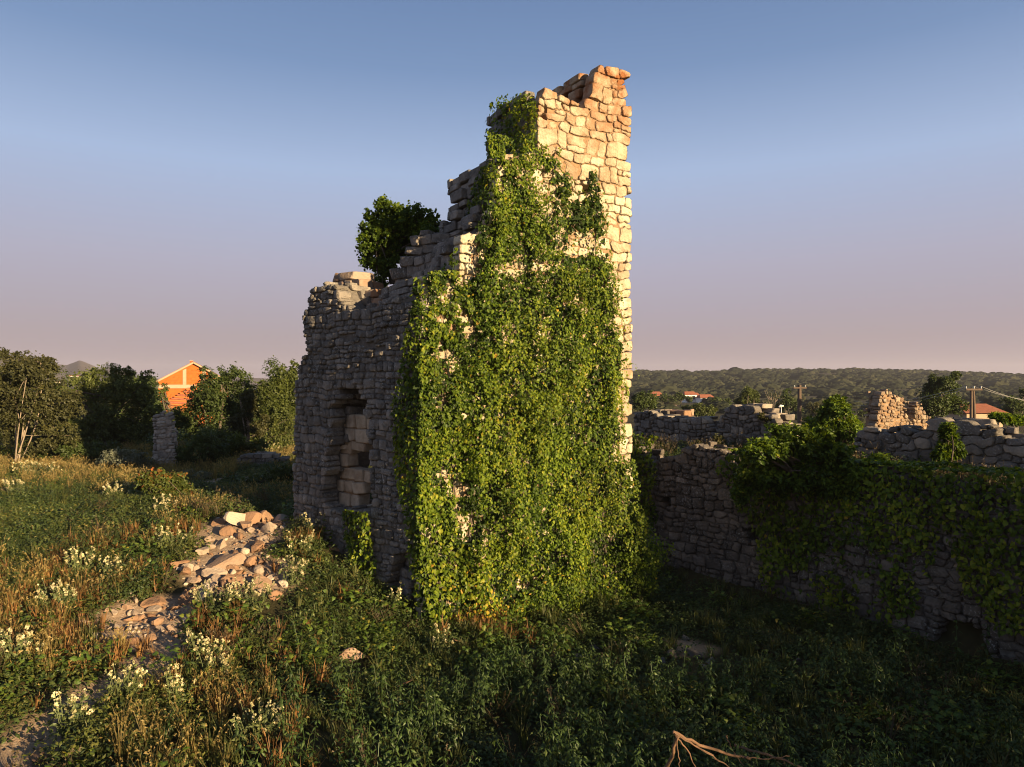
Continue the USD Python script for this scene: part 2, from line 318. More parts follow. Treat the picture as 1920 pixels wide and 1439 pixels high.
# ------------------------------------------------------------ far hills
plain_mat('hill', (0.085, 0.075, 0.05), 0.95, 0.035, 0.75, 0.0, 0.05)
plain_mat('mountain', (0.13, 0.105, 0.085), 0.95, 0.006, 0.35, 0.0, 0.05)
def ridge(name, label, mat, pxs, vs, d0, d1, nu, nv, rough, seed, cat):
    u = np.linspace(pxs[0], pxs[-1], nu); top = CAM_Z + np.interp(u, pxs, vs) / F * d1
    k = np.linspace(0, 1.6, nv); K, U = np.meshgrid(k, u)
    D = d0 + (d1 - d0) * K
    X = (U - 960) / F * D
    h = np.where(K <= 1, sstep(K, 0, 1) ** .85, 1 - .45 * sstep(K, 1, 1.6))
    n = meshkit.fbm(np.stack([X / rough, D / rough, X * 0], -1), 5, seed) - .5
    Z = -1.6 + (top[:, None] + 1.6) * h + n * (top.mean() * .5) * sstep(K, .05, .4) * (.45 + .55 * (1 - sstep(K, .7, 1)))
    q = np.arange(nu * nv).reshape(nu, nv)
    f = np.stack([q[:-1, :-1], q[1:, :-1], q[1:, 1:], q[:-1, 1:]], -1).reshape(-1, 4)
    f = np.vstack([f[:, [0, 1, 2]], f[:, [0, 2, 3]]]); v = np.stack([X.ravel(), D.ravel(), Z.ravel()], 1)
    tag(put(name, v, f, mat, smooth=True), label, cat, kind='structure')
    return X, D, Z, K
HX, HD, HZ, HK = ridge('hill', 'long low scrub covered hill on the right horizon', 'hill', [900, 1060, 1187, 1300, 1400, 1550, 1700, 1920, 2400, 2900], [-24, 6, 19, 17, 22, 24, 21, 12, 6, -4], 300, 900, 200, 90, 90, 4, 'hill')
MX, MD_, MZ, MK = ridge('mountain', 'grey mountains fading in the haze at far left', 'mountain', [-500, -200, -60, 0, 60, 105, 125, 150, 175, 188, 205, 225, 250, 300, 420, 560, 700], [40, 60, 62, 55, 44, 36, 34, 43, 33, 26, 31, 25, 12, 8, 9, 4, -12], 800, 1700, 260, 60, 500, 8, 'hills')

def on_mountain(px, py):
    """the distance at which the far slope is seen at a pixel"""
    i = int(np.argmin(np.abs(960 + MX[:, 0] / MD_[:, 0] * F - px))); y = 719.5 - (MZ[i] - CAM_Z) / MD_[i] * F
    k = np.nonzero((y <= py) & (MK[i] > .08))[0]
    return float(MD_[i, k[0]]) if len(k) else 1400.0
# ------------------------------------------------------------ masonry
def cube_template(ticks, k=8.0):
    pts, idx, quads = [], {}, []
    def vid(p):
        key = tuple(np.round(p, 5))
        if key not in idx: idx[key] = len(pts); pts.append(key)
        return idx[key]
    m = len(ticks)
    for ax in range(3):
        for s in (-1, 1):
            for i in range(m - 1):
                for j in range(m - 1):
                    c = []
                    for a, b in ((i, j), (i + 1, j), (i + 1, j + 1), (i, j + 1)):
                        p = [0, 0, 0]; p[ax] = s; p[(ax + 1) % 3] = ticks[a]; p[(ax + 2) % 3] = ticks[b]; c.append(vid(p))
                    quads.append(c if s > 0 else c[::-1])
    v = np.array(pts, float); q = np.array(quads)
    v = v / ((np.abs(v) ** k).sum(1) ** (1 / k))[:, None] * np.clip((np.abs(v) ** k).sum(1), 1, 1.06)[:, None] ** .3
    return v, np.vstack([q[:, [0, 1, 2]], q[:, [0, 2, 3]]])
T26 = cube_template([-1, 0, 1], 11)
T56 = cube_template([-1, -.70, .70, 1], 12)

def stones_at(rng, C, H, frame, tmpl=T26, noise=.10, tilt=.05):
    """C (n,3), H (n,3) half sizes in the frame (along, out, up); frame 3 unit rows. -> verts (n,k,3)"""
    tv, tf = tmpl; n, k = len(C), len(tv)
    v = np.repeat(tv[None], n, 0)
    corner = rng.normal(0, 1, (n, 2, 2, 2, 3)) * noise           # smooth deformation: noise at the 8 corners, trilinear
    w = [np.stack([(1 - tv[:, a]) / 2, (1 + tv[:, a]) / 2], 0) for a in range(3)]
    W = np.einsum('ap,bp,cp->abcp', *w)
    v = v + np.einsum('nabcd,abcp->npd', corner, W) + rng.normal(0, noise * .35, (n, k, 3))
    v = v * H[:, None, :]
    a = rng.normal(0, tilt, n); b = rng.normal(0, tilt * .7, n)
    x, y, z = v[..., 0], v[..., 1], v[..., 2]
    x, z = x * np.cos(a)[:, None] - z * np.sin(a)[:, None], x * np.sin(a)[:, None] + z * np.cos(a)[:, None]
    x, y = x * np.cos(b)[:, None] - y * np.sin(b)[:, None], x * np.sin(b)[:, None] + y * np.cos(b)[:, None]
    v = np.stack([x, y, z], -1) @ np.asarray(frame)
    return v + C[:, None, :], tf

class Plane:
    """A wall's face: origin o (xy), direction a along it, n out of it."""
    def __init__(self, o, a, toward=(0, 0)):
        self.o = np.array([o[0], o[1], 0.0]); a = nrm(np.array([a[0], a[1], 0.0])); n = np.array([a[1], -a[0], 0])
        if n[:2] @ (np.array(toward) - self.o[:2]) < 0: n = -n
        self.a, self.n, self.frame = a, n, np.array([a, n, [0, 0, 1.0]])
    def tz(self, px, py):
        r = ray(px, py); s = ((self.o - [0, 0, CAM_Z]) @ self.n) / (r @ self.n)
        p = np.array([0, 0, CAM_Z]) + r * s
        return float((p - self.o) @ self.a), float(p[2])
    def poly(self, pts): return Polygon([self.tz(*q) for q in pts]).buffer(0)
    def P(self, t, z, out=0.0):
        t = np.asarray(t, float)
        return self.o + np.multiply.outer(t, self.a) + np.multiply.outer(np.broadcast_to(out, t.shape), self.n) + np.multiply.outer(np.asarray(z, float), [0, 0, 1.0])

def courses(rng, poly, ch, cw, split=0.0):
    t0, z0, t1, z1 = poly.bounds; cells, z = [], z0
    while z < z1:
        h = rng.uniform(*ch); t = t0 - rng.uniform(0, cw[0])
        while t < t1:
            w = rng.uniform(*cw) * (1 if h < .35 else 1.2)
            if split and h > ch[0] * 1.35 and rng.random() < split:
                c = rng.uniform(.35, .65) * h
                if rng.random() < .5:
                    cells += [(t, t + w, z, z + c), (t, t + w, z + c, z + h)]
                else:
                    e = rng.uniform(.3, .7) * w
                    cells += [(t, t + w, z, z + c), (t, t + e, z + c, z + h), (t + e, t + w, z + c, z + h)]
            else:
                cells.append((t, t + w, z, z + h))
            t += w
        z += h
    return cells

def masonry(pl, poly, ch, cw, T, seed, gap=.006, split=0.0, border=.42, front_d=.16, noise=.09, tmpl=T56, wob=.05, back=False, proud=.02, miss=.0, thin=True):
    """Stones of a wall: the face course by course; near the wall's broken edges, blocks through its whole thickness."""
    rng = np.random.default_rng(seed); shapely.prepare(poly); edge = poly.boundary
    C, H, front = [], [], []
    for a, b, c, d in courses(rng, poly, ch, cw, split):
        dz = wob * (meshkit.noise(np.array([a * .7, c * .8, seed * 7.3])) - .5) * 2
        cell = sbox(a, c + dz, b, d + dz)
        if not poly.intersects(cell): continue
        if not poly.contains(cell):
            k = poly.intersection(cell)
            if k.area < .4 * cell.area: continue
            a, c0, b, d0 = k.bounds; c, d = c0 - dz, d0 - dz
        if b - a < .05 or d - c < .04: continue
        t, z = (a + b) / 2, (c + d) / 2 + dz
        ht, hz = (b - a) / 2 - gap, (d - c) / 2 - gap
        near = edge.distance(Point(t, z)) < border
        pr = float(np.clip(rng.normal(0, proud), -.035, .06))
        if near:
            e = 0.0
            while e < T - .1:
                w = min(rng.uniform(.32, .6), T - e)
                if e == 0 or rng.random() > .04 + miss:
                    if e and hz > .13 and thin:
                        q = rng.uniform(.35, .65) * 2 * hz
                        for zz, hh in ((z - hz + q / 2, q / 2), (z + q / 2, hz - q / 2)):
                            C.append((t + rng.normal(0, .04), pr - e - w / 2 + rng.normal(0, .04), zz)); H.append((ht, w / 2, hh - .003)); front.append(False)
                    else:
                        C.append((t + (rng.normal(0, .03) if e else 0), pr - e - w / 2, z + (rng.normal(0, .02) if e else 0))); H.append((ht, w / 2 - gap * .5, hz)); front.append(e == 0)
                e += w
        else:
            C.append((t, pr - front_d, z)); H.append((ht, front_d, hz)); front.append(True)
            if back: C.append((t, -T + front_d, z)); H.append((ht, front_d, hz)); front.append(False)
    C, H = np.array(C), np.array(H)
    W = pl.P(C[:, 0], C[:, 2], C[:, 1])
    v, f = stones_at(rng, W, H, pl.frame, tmpl, noise)
    return v, f, C, H, np.array(front), rng.beta(2, 2, len(C))

KR = 16
_rf = []
for j_ in range(KR):
    q_ = (j_ + 1) % KR
    for r_ in (0, 1):
        _rf += [(r_ * KR + j_, (r_ + 1) * KR + q_, r_ * KR + q_), (r_ * KR + j_, (r_ + 1) * KR + j_, (r_ + 1) * KR + q_)]
    _rf.append((2 * KR + j_, 3 * KR, 2 * KR + q_))
RUBBLE_F = np.array(_rf)[:, ::-1]
def rubble_face(pl, poly, rh, rw, seed, gap=.004, depth=.30, proud=.012, round_=.024, jit=.42):
    """The face of a rubble wall: irregular stones fitted to each other in rough courses. -> verts (n, k, 3), faces, tones"""
    rng = np.random.default_rng(seed); shapely.prepare(poly); out, tone = [], []
    def warp(q):                                                    # wavering beds and leaning joints
        u = np.column_stack([q, np.full(len(q), seed * 1.7)])
        return q + jit * rh * np.column_stack([(meshkit.fbm(u * [1.0, 5.5, 1], 2, 1) - .5) * 2.0, (meshkit.fbm(u * [2.6, .9, 1], 3, 2) - .5) * 2.4]) + jit * rh * .5 * np.column_stack([meshkit.noise(u * 9) - .5, meshkit.noise(u * 9 + 40) - .5])
    for t_a, t_b, z_a, z_b in courses(rng, sbox(*(np.array(poly.bounds) + [-.3, -.3, .3, .3])), (rh * .6, rh * 1.42), (rw * .5, rw * 1.6), .45):
        g = Polygon(warp(np.array(sbox(t_a, z_a, t_b, z_b).segmentize(.07).exterior.coords)[:-1]))
        if not g.is_valid: g = g.buffer(0)
        if g.is_empty or g.geom_type != 'Polygon': continue
        if not poly.intersects(g): continue
        k = poly.intersection(g)
        if k.area < .35 * g.area or k.area < .006: continue
        if k.geom_type != 'Polygon': k = max(k.geoms, key=lambda q: q.area)
        rr = min(rng.uniform(.012, .055), .28 * math.sqrt(k.area)); k = k.buffer(-gap - rr, join_style='mitre').buffer(rr)
        if k.is_empty: continue
        if k.geom_type != 'Polygon': k = max(k.geoms, key=lambda q: q.area)
        ring = k.exterior; L = ring.length; o = rng.uniform(0, L)
        p = np.array([ring.interpolate((o + L * i / KR) % L).coords[0] for i in range(KR)])
        cs = np.array(k.simplify(.02).exterior.coords)[:-1]
        if len(cs) <= KR - 2:
            for q in cs: p[np.argmin(((p - q) ** 2).sum(1))] = q       # the corners stay corners
        if Polygon(p).exterior.is_ccw is False: p = p[::-1]
        p = p + rng.normal(0, .006, p.shape); c_ = p.mean(0); s = max(np.sqrt(k.area), .05); pr = float(np.clip(rng.normal(0, proud), -.025, .04)); tl = rng.normal(0, .05, 2)
        inn = c_ + (p - c_) * (1 - min(round_ * 1.1 / s * 2, .34)); of = (inn - c_) @ tl
        lay = [pl.P(p[:, 0], p[:, 1], np.full(KR, -depth)), pl.P(p[:, 0], p[:, 1], np.full(KR, pr - round_ * .8) + rng.normal(0, .004, KR)), pl.P(inn[:, 0], inn[:, 1], pr + of + rng.normal(0, .006, KR)), pl.P(c_[:1], c_[1:], np.array([pr + rng.uniform(0, .012)]))]
        out.append(np.vstack(lay)); tone.append(rng.beta(2, 2))
    v = np.array(out); f = RUBBLE_F
    tri = v[0][f]; n = np.cross(tri[:, 1] - tri[:, 0], tri[:, 2] - tri[:, 0]); m = n[np.arange(len(f)) % 5 == 4].sum(0)
    if m @ pl.n < 0: f = f[:, ::-1]
    return v, f, np.array(tone)

def core(pl, poly, T, inset=.07, rec=.05):
    """The wall's mortar and rubble heart, a little behind the faces of the stones."""
    g = poly.buffer(-inset); out = []
    for p in getattr(g, 'geoms', [g]):
        if p.is_empty or p.area < .02: continue
        p = p.simplify(.02)
        m = trimesh.creation.extrude_polygon(p, T - 2 * rec, engine='earcut'); v = np.array(m.vertices)
        w = pl.P(v[:, 0], v[:, 1], -rec - v[:, 2]); fc = np.array(m.faces)
        n = np.cross(w[fc[:, 1]] - w[fc[:, 0]], w[fc[:, 2]] - w[fc[:, 0]])
        vol = (w[fc[:, 0]] * n).sum()
        out.append((w, fc if vol > 0 else fc[:, ::-1]))
    v, f, _ = cat_(out); return v, f

def proj(P):
    P = np.asarray(P); return 960 + P[..., 0] / P[..., 1] * F, 719.5 - (P[..., 2] - CAM_Z) / P[..., 1] * F

def size_px(v):
    x, y = proj(v); return np.maximum(x.max(1) - x.min(1), 1) * np.maximum(y.max(1) - y.min(1), 1), x.mean(1), y.mean(1)

def wall_parts(t, groups, limit=300, least=9.0, covered=None):
    """groups: (verts n,k,3; faces; front flags; tone; material). The stones that show largest become parts; the rest one part each of the same masonry."""
    score, where = [], []
    for gi, (v, f, front, tone, mat) in enumerate(groups):
        s, x, y = size_px(v); s = np.where((x < -30) | (x > 1950) | (y > 1470), 0, s)
        if covered is not None: s = np.where(covered(x, y, v.mean(1)), 0, s)
        for i in range(len(v)):
            score.append(s[i] * (1 if front[i] else .35)); where.append((gi, i))
    order = np.argsort(score)[::-1][:limit]; chosen = {where[i] for i in order if score[i] >= least ** 2}
    for gi, i in sorted(chosen):
        v, f, front, tone, mat = groups[gi]
        put('stone', v[i], f, mat, t, True, tone[i])
    for gi, (v, f, front, tone, mat) in enumerate(groups):
        rest = [i for i in range(len(v)) if (gi, i) not in chosen]
        if rest:
            k = v.shape[1]
            tag(put('masonry', v[rest].reshape(-1, 3), (f[None] + (np.arange(len(rest)) * k)[:, None, None]).reshape(-1, 3), mat, t, True, np.repeat(tone[rest], k)), kind='stuff')

# ------------------------------------------------------------ the ivy clad tower
C0 = np.array([-1.658, 13.0]); MD = nrm(np.array([.857, .515])); LD = nrm(np.array([-.74, .67]))
main = Plane(C0, MD); left = Plane(C0, LD)
TM = 2.2
main_px = [(1184, 136), (1165, 128), (1126, 122), (1112, 138), (1108, 176), (1090, 196), (1064, 184), (1035, 168), (1010, 154), (1007, 284), (935, 290), (930, 350), (914, 400), (912, 430), (864, 436), (860, 516), (790, 516), (790, 1260), (1189, 1220)]
main_poly = main.poly(main_px)
hole = main.poly([(1094, 350), (1105, 350), (1105, 364), (1094, 364)])
main_poly = main_poly.difference(hole)
left_px = [(792, 540), (770, 548), (745, 556), (722, 566), (690, 580), (655, 578), (640, 560), (628, 530), (612, 527), (578, 545), (574, 570), (567, 592), (568, 640), (574, 655), (567, 668), (558, 690), (552, 715), (550, 800), (548, 900), (551, 1060), (792, 1260)]
niche_px = [(638, 728), (668, 732), (672, 748), (690, 758), (676, 772), (690, 790), (684, 812), (694, 835), (690, 880), (697, 935), (688, 958), (660, 950), (640, 962), (611, 946), (608, 905), (616, 880), (612, 852), (622, 835), (620, 800), (627, 785), (618, 762), (640, 750)]
arch_px = [(742, 1040), (768, 1036), (786, 1075), (788, 1210), (720, 1190), (722, 1110), (735, 1065)]
left_poly = left.poly(left_px)
niche = left.poly(niche_px); arch = left.poly(arch_px)
left_open = left_poly.difference(niche).difference(arch)
TL = 1.15
tower = thing('stone_tower', 'tall ruined stone tower with a stepped broken side, half covered in ivy', 'tower')
groups = []
v, f, Cc, Hh, fr, tn = masonry(main, main_poly, (.17, .36), (.18, .50), TM, 11, gap=.004, split=.4, border=.34, noise=.065, proud=.012, wob=.12)
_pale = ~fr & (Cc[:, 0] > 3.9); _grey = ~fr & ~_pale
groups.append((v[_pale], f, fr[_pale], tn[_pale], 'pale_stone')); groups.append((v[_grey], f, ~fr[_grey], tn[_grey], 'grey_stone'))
v, f, tn = rubble_face(main, main_poly, .27, .34, 111)
groups.append((v, f, np.ones(len(v), bool), tn, 'pale_stone'))
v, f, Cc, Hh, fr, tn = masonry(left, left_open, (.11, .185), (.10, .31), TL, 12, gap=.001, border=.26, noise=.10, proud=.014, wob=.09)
_sunlit_reveal = np.array([niche.distance(Point(q[0], q[2])) < .13 and q[2] < 4.0 and q[0] > 1.9 and q[1] > -.55 for q in Cc])   # reveal stones made paler: the sunlit strip put into their colour
_old = ~_sunlit_reveal & ~fr; _sunlit_reveal &= ~fr
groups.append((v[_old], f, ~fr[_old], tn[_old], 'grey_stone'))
if _sunlit_reveal.any(): groups.append((v[_sunlit_reveal], f, fr[_sunlit_reveal], tn[_sunlit_reveal], 'niche_stone'))
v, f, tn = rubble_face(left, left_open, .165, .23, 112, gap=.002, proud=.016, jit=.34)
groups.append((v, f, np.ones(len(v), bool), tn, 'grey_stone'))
# stones behind the main wall's face are grey at left, pale at right
# the wall's inner crest behind the left wall's top, lit from the side
crest = Plane((left.o[:2] - left.n[:2] * .62), LD)
crest_poly = crest.poly([(626, 512), (668, 514), (672, 534), (704, 542), (720, 562), (716, 600), (620, 600)])
v, f, Cc, Hh, fr, tn = masonry(crest, crest_poly, (.16, .26), (.22, .5), .7, 13, border=2.0, noise=.14)
groups.append((v, f, fr, tn, 'rock_stone'))
# back wall of the niche, and of the arch below
nb = Plane(left.o[:2] - left.n[:2] * .40, LD)
nb_poly = nb.poly([(600, 758), (712, 758), (712, 968), (600, 968)])
holes = [nb.poly([(630, 720), (690, 720), (684, 778), (652, 782), (632, 760)]), nb.poly([(652, 846), (712, 838), (712, 872), (668, 876), (650, 868)]), nb.poly([(684, 905), (715, 905), (715, 970), (668, 970), (672, 935)])]
for h_ in holes: nb_poly = nb_poly.difference(h_)
v, f, Cc, Hh, fr, tn = masonry(nb, nb_poly, (.17, .34), (.25, .55), .4, 14, gap=.007, border=.0, noise=.06)
groups.append((v, f, fr, tn, 'niche_stone'))
ab = Plane(left.o[:2] - left.n[:2] * .75, LD)
ab_poly = ab.poly([(715, 1075), (830, 1075), (830, 1280), (715, 1280)])
v, f, Cc, Hh, fr, tn = masonry(ab, ab_poly, (.2, .4), (.25, .6), .4, 15, noise=.12)
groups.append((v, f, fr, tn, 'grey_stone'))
# third, lowest step: the inner wall seen over the left wall
inner = Plane(left.P(np.array(1.0), 0, -1.75)[:2], (-.93, .37))
inner_poly = inner.poly([(870, 432), (835, 434), (795, 430), (768, 436), (758, 452), (750, 490), (735, 520), (722, 545), (724, 620), (870, 620)])
v, f, Cc, Hh, fr, tn = masonry(inner, inner_poly, (.17, .3), (.2, .45), 1.0, 16, border=.3, noise=.12)
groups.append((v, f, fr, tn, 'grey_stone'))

ivy_px = Polygon([(912, 200), (935, 178), (975, 168), (1005, 180), (1015, 230), (1022, 290), (1035, 300), (1042, 262), (1052, 248), (1060, 290), (1066, 335), (1072, 370), (1088, 385), (1100, 370), (1103, 325), (1110, 310), (1120, 350), (1127, 410), (1130, 450),
                  (1140, 520), (1146, 590), (1152, 625), (1166, 650), (1160, 700), (1155, 760), (1158, 820), (1172, 870), (1180, 920), (1186, 960), (1205, 1000), (1216, 1040), (1212, 1110), (1180, 1160), (1000, 1190), (880, 1225), (800, 1225), (785, 1100), (770, 1000),
                  (758, 920), (745, 850), (742, 790), (755, 730), (765, 670), (775, 600), (782, 525), (800, 510), (855, 510), (868, 540), (880, 520), (890, 470), (893, 420), (905, 370), (920, 320), (910, 290), (905, 240)])
shapely.prepare(ivy_px)
bare_px = [(935, 326, 9, 8), (948, 288, 8, 14), (1051, 432, 8, 13), (1045, 468, 9, 10), (1043, 500, 6, 9), (1030, 372, 6, 10), (1068, 398, 7, 8), (826, 596, 16, 9), (823, 655, 9, 24), (800, 560, 8, 16), (846, 612, 9, 10), (857, 914, 20, 17), (872, 968, 14, 11), (886, 372, 10, 10), (905, 475, 8, 12), (866, 590, 7, 10), (880, 250, 10, 12), (958, 232, 8, 10), (1000, 265, 7, 13), (1085, 430, 6, 9), (1010, 330, 6, 12), (1005, 225, 5, 10)]
def ivy_density(px, py):
    """how much of the stone the ivy hides there, 0..1"""
    px, py = np.asarray(px, float), np.asarray(py, float)
    w = shapely.contains_xy(ivy_px, px, py).astype(float)
    for a, b, ra, rb in bare_px:
        w *= ((px - a) / ra) ** 2 + ((py - b) / rb) ** 2 > 1
    return w
wall_parts(tower, groups, 340, 8, lambda x, y, P: (ivy_density(x, y) > .5) & (P[:, 1] < 17.5))
put('wall_core', *core(main, main_poly, TM, .24, .028), 'pale_mortar', tower)
put('wall_core', *core(left, left_open, TL, .09, .034), 'mortar', tower)
put('wall_core', *core(nb, nb_poly, .4, .10, .05), 'pale_mortar', tower)
put('wall_core', *core(inner, inner_poly, 1.0, .2, .05), 'mortar', tower)
# ------------------------------------------------------------ leaves
IVY = (np.array([(0, 0, 0), (-.18, .34, -.04), (.30, .50, -.06), (1, 0, -.16), (.30, -.50, -.06), (-.18, -.34, -.04), (.3, 0, .07)]),
       np.array([(6, 1, 0), (6, 2, 1), (6, 3, 2), (6, 4, 3), (6, 5, 4), (6, 0, 5)]))
HEART = (np.array([(0, 0, 0), (-.12, .26, .05), (.35, .44, .10), (.95, 0, -.10), (.35, -.44, .10), (-.12, -.26, .05), (.3, 0, -.03)]), IVY[1])
NARROW = (np.array([(0, 0, 0), (.05, .16, .02), (.45, .26, .06), (1.1, 0, -.2), (.45, -.26, .06), (.05, -.16, .02), (.4, 0, 0)]), IVY[1])
LANCE = (np.array([(0, 0, 0), (.42, .25, -.05), (1, 0, -.22), (.42, -.25, -.05), (.48, 0, .05)]), np.array([(4, 1, 0), (4, 2, 1), (4, 3, 2), (4, 0, 3)]))
FOLD = (np.array([(0, 0, 0), (.45, .30, .06), (1, 0, -.06), (.45, -.30, .06)]), np.array([(0, 2, 1), (0, 3, 2)]))
def leaves(P, Nn, D, S, tmpl, rng, each=False):
    """P places, Nn normals, D tip directions, S sizes"""
    tv, tf = tmpl; Nn = nrm(Nn); D = nrm(D - (D * Nn).sum(1, keepdims=True) * Nn); W = np.cross(Nn, D)
    asp = rng.uniform(.8, 1.15, len(P))
    v = P[:, None] + S[:, None, None] * (tv[None, :, 0:1] * D[:, None] + asp[:, None, None] * tv[None, :, 1:2] * W[:, None] + tv[None, :, 2:3] * Nn[:, None])
    if each: return v, tf
    n, k = len(P), len(tv)
    return v.reshape(-1, 3), (tf[None] + (np.arange(n) * k)[:, None, None]).reshape(-1, 3), k

def ivy_on(pl, inside, dens, thick, size, seed, up=.35, out=.9, keep=None):
    """ivy leaves over the region of the plane; inside(t, z) -> cover 0..1; thick(t, z) -> depth of the growth"""
    rng = np.random.default_rng(seed); t0, z0, t1, z1 = inside[0]
    n = int((t1 - t0) * (z1 - z0) * dens)
    t = rng.uniform(t0, t1, n); z = rng.uniform(z0, z1, n)
    lay = rng.beta(2.6, 1.1, n)
    th = thick(t, z)
    P = pl.P(t, z, .03 + th * lay)
    c = inside[1](t, z, P)
    ok = rng.uniform(0, 1, n) < c; P, lay, th, t, z = P[ok], lay[ok], th[ok], t[ok], z[ok]; n = len(P)
    # the growth's surface slope tilts the leaves
    e = .08; gt = (thick(t + e, z) - thick(t - e, z)) / (2 * e); gz = (thick(t, z + e) - thick(t, z - e)) / (2 * e)
    N_ = pl.n * out - np.multiply.outer(gt, pl.a) - np.multiply.outer(gz, [0, 0, 1.0]) + np.array([0, 0, up]) + rng.normal(0, .6, (n, 3))
    D_ = np.array([0, 0, -1.0]) + rng.normal(0, .55, (n, 3)) + pl.n * .25
    S_ = rng.uniform(size[0], size[1], n)
    patch = meshkit.fbm(P * .9, 3, seed) - .5
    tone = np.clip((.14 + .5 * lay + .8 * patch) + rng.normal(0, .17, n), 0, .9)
    y = rng.random(n) < .012 + .45 * np.exp(-((P[:, 0] + .55) ** 2 / .3 + (P[:, 2] - .35) ** 2 / .25)); tone[y] = rng.uniform(.9, 1, y.sum())
    return P, N_, D_, S_, tone

def bulge(seed, base, amp, scale):
    def th(t, z):
        q = np.stack([np.asarray(t) * scale, np.asarray(z) * scale * .8, np.full(np.shape(t), seed * 3.1)], -1)
        return base + amp * np.clip(meshkit.fbm(q, 4, seed) * 2.2 - .62, 0, 1.3)
    return th

def ivy_thing(name, label, sets, tmpl, mat, n_parts, seed, cat='ivy', stems=None, least=10):
    rng = np.random.default_rng(seed)
    P, N_, D_, S_, T_ = (np.concatenate([s[i] for s in sets]) for i in range(5))
    t = thing(name, label, cat)
    v, f = leaves(P, N_, D_, S_, tmpl, rng, each=True)
    if tmpl is IVY:                                             # lobed, heart shaped and narrow leaves, some half folded
        w = rng.uniform(0, 1, len(v)); hv, _ = leaves(P, N_, D_, S_ * rng.uniform(.7, 1.25, len(v)), HEART, rng, each=True); nv, _ = leaves(P, N_, D_, S_ * 1.1, NARROW, rng, each=True)
        v = np.where((w < .4)[:, None, None], v, np.where((w < .8)[:, None, None], hv, nv))
    if n_parts:
        s, x, y = size_px(v); face = ((v.mean(1) - [0, 0, CAM_Z]) * nrm(N_)).sum(1) < 0
        s = np.where((x < 0) | (x > 1920) | (y > 1439) | ~face, 0, s)
        ch = np.zeros(len(v), bool); ch[np.argsort(s)[::-1][:n_parts]] = True; ch &= s > 0
        for i in np.nonzero(ch)[0]: put('leaf', v[i], f, mat, t, None, T_[i])
        v, T_ = v[~ch], T_[~ch]
    k = v.shape[1]
    tag(put('foliage', v.reshape(-1, 3), (f[None] + (np.arange(len(v)) * k)[:, None, None]).reshape(-1, 3), mat, t, None, np.repeat(T_, k)), kind='stuff')
    if stems: put('stem', *stems[:2], 'bark', t, True)
    return t

_b1 = bulge(21, .02, .52, 1.05); _b2 = bulge(22, .01, .22, 3.2)
def main_thick(t, z):
    strip = sstep(t, .62, .95)                                  # thin on the corner strip, deep to its right
    low = 1 + .6 * (1 - sstep(z, .2, 1.7)) * sstep(t, 2.5, 4.5) - .6 * sstep(z, 1.2, 2.2) * sstep(t, 3.9, 4.7)
    topf = 1 - .75 * sstep(z, 7.4, 9.4)
    return (.03 + .35 * _b2(t, z) + strip * (.10 + _b1(t, z) * low) + (1 - strip) * _b1(t, z) * .35) * topf + .3 * _b2(t, z)
def main_cover(t, z, P):
    px, py = proj(main.P(t, z)); m = ivy_density(px, py)
    q = np.stack([t * 2.2, z * 1.6, t * 0], -1)
    gap = meshkit.fbm(q, 4, 31)
    sparse = .42 - .13 * sstep(z, 6.2, 9.0) * 1.0
    fine = meshkit.fbm(np.stack([t * 5.5, z * 4.2, t * 0], -1), 3, 35)
    c = np.where(gap < .34 - .1 * (1 - sstep(z, 2.0, 4.0)), .25, 1.0) * m * (.12 + .88 * sstep(fine, .36, .50)) * (.35 + .65 * sstep(meshkit.fbm(np.stack([t * 1.5, z * .8, t * 0], -1), 4, 37), .36, .50))
    high = sstep(z, 6.5, 9.5) * sstep(px, 985, 1030)
    c *= 1 - high * (gap < .46) * .8
    strip = 1 - sstep(t, .5, .9)
    c *= 1 - strip * (meshkit.fbm(q * 1.3, 3, 33) < .36) * .7
    return c * (1 - .35 * high)
def end_cover(poly_px, d=1.0):
    g = Polygon(poly_px); shapely.prepare(g)
    def f(t, z, P):
        px, py = proj(P); gap = meshkit.fbm(np.stack([t * 2.4, z * 2, t * 0 + 5], -1), 3, 41)
        return shapely.contains_xy(g, px, py) * np.where(gap < .42, .15, 1.0) * d
    return f
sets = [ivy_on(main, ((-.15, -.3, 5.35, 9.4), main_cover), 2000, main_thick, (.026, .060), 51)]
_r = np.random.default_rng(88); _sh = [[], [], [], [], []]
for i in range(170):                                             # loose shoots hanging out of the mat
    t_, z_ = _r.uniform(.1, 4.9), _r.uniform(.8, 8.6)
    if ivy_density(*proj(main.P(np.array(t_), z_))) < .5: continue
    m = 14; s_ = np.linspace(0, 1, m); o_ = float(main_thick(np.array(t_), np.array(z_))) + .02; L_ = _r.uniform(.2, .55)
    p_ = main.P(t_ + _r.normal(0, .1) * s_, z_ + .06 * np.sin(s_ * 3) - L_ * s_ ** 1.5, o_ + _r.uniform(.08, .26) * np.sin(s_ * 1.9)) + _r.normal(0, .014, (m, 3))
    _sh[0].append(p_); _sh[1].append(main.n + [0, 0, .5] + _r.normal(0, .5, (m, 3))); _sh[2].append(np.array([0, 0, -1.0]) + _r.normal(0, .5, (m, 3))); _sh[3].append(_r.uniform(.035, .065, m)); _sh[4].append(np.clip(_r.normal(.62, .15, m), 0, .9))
sets.append(tuple(np.concatenate(x) for x in _sh))
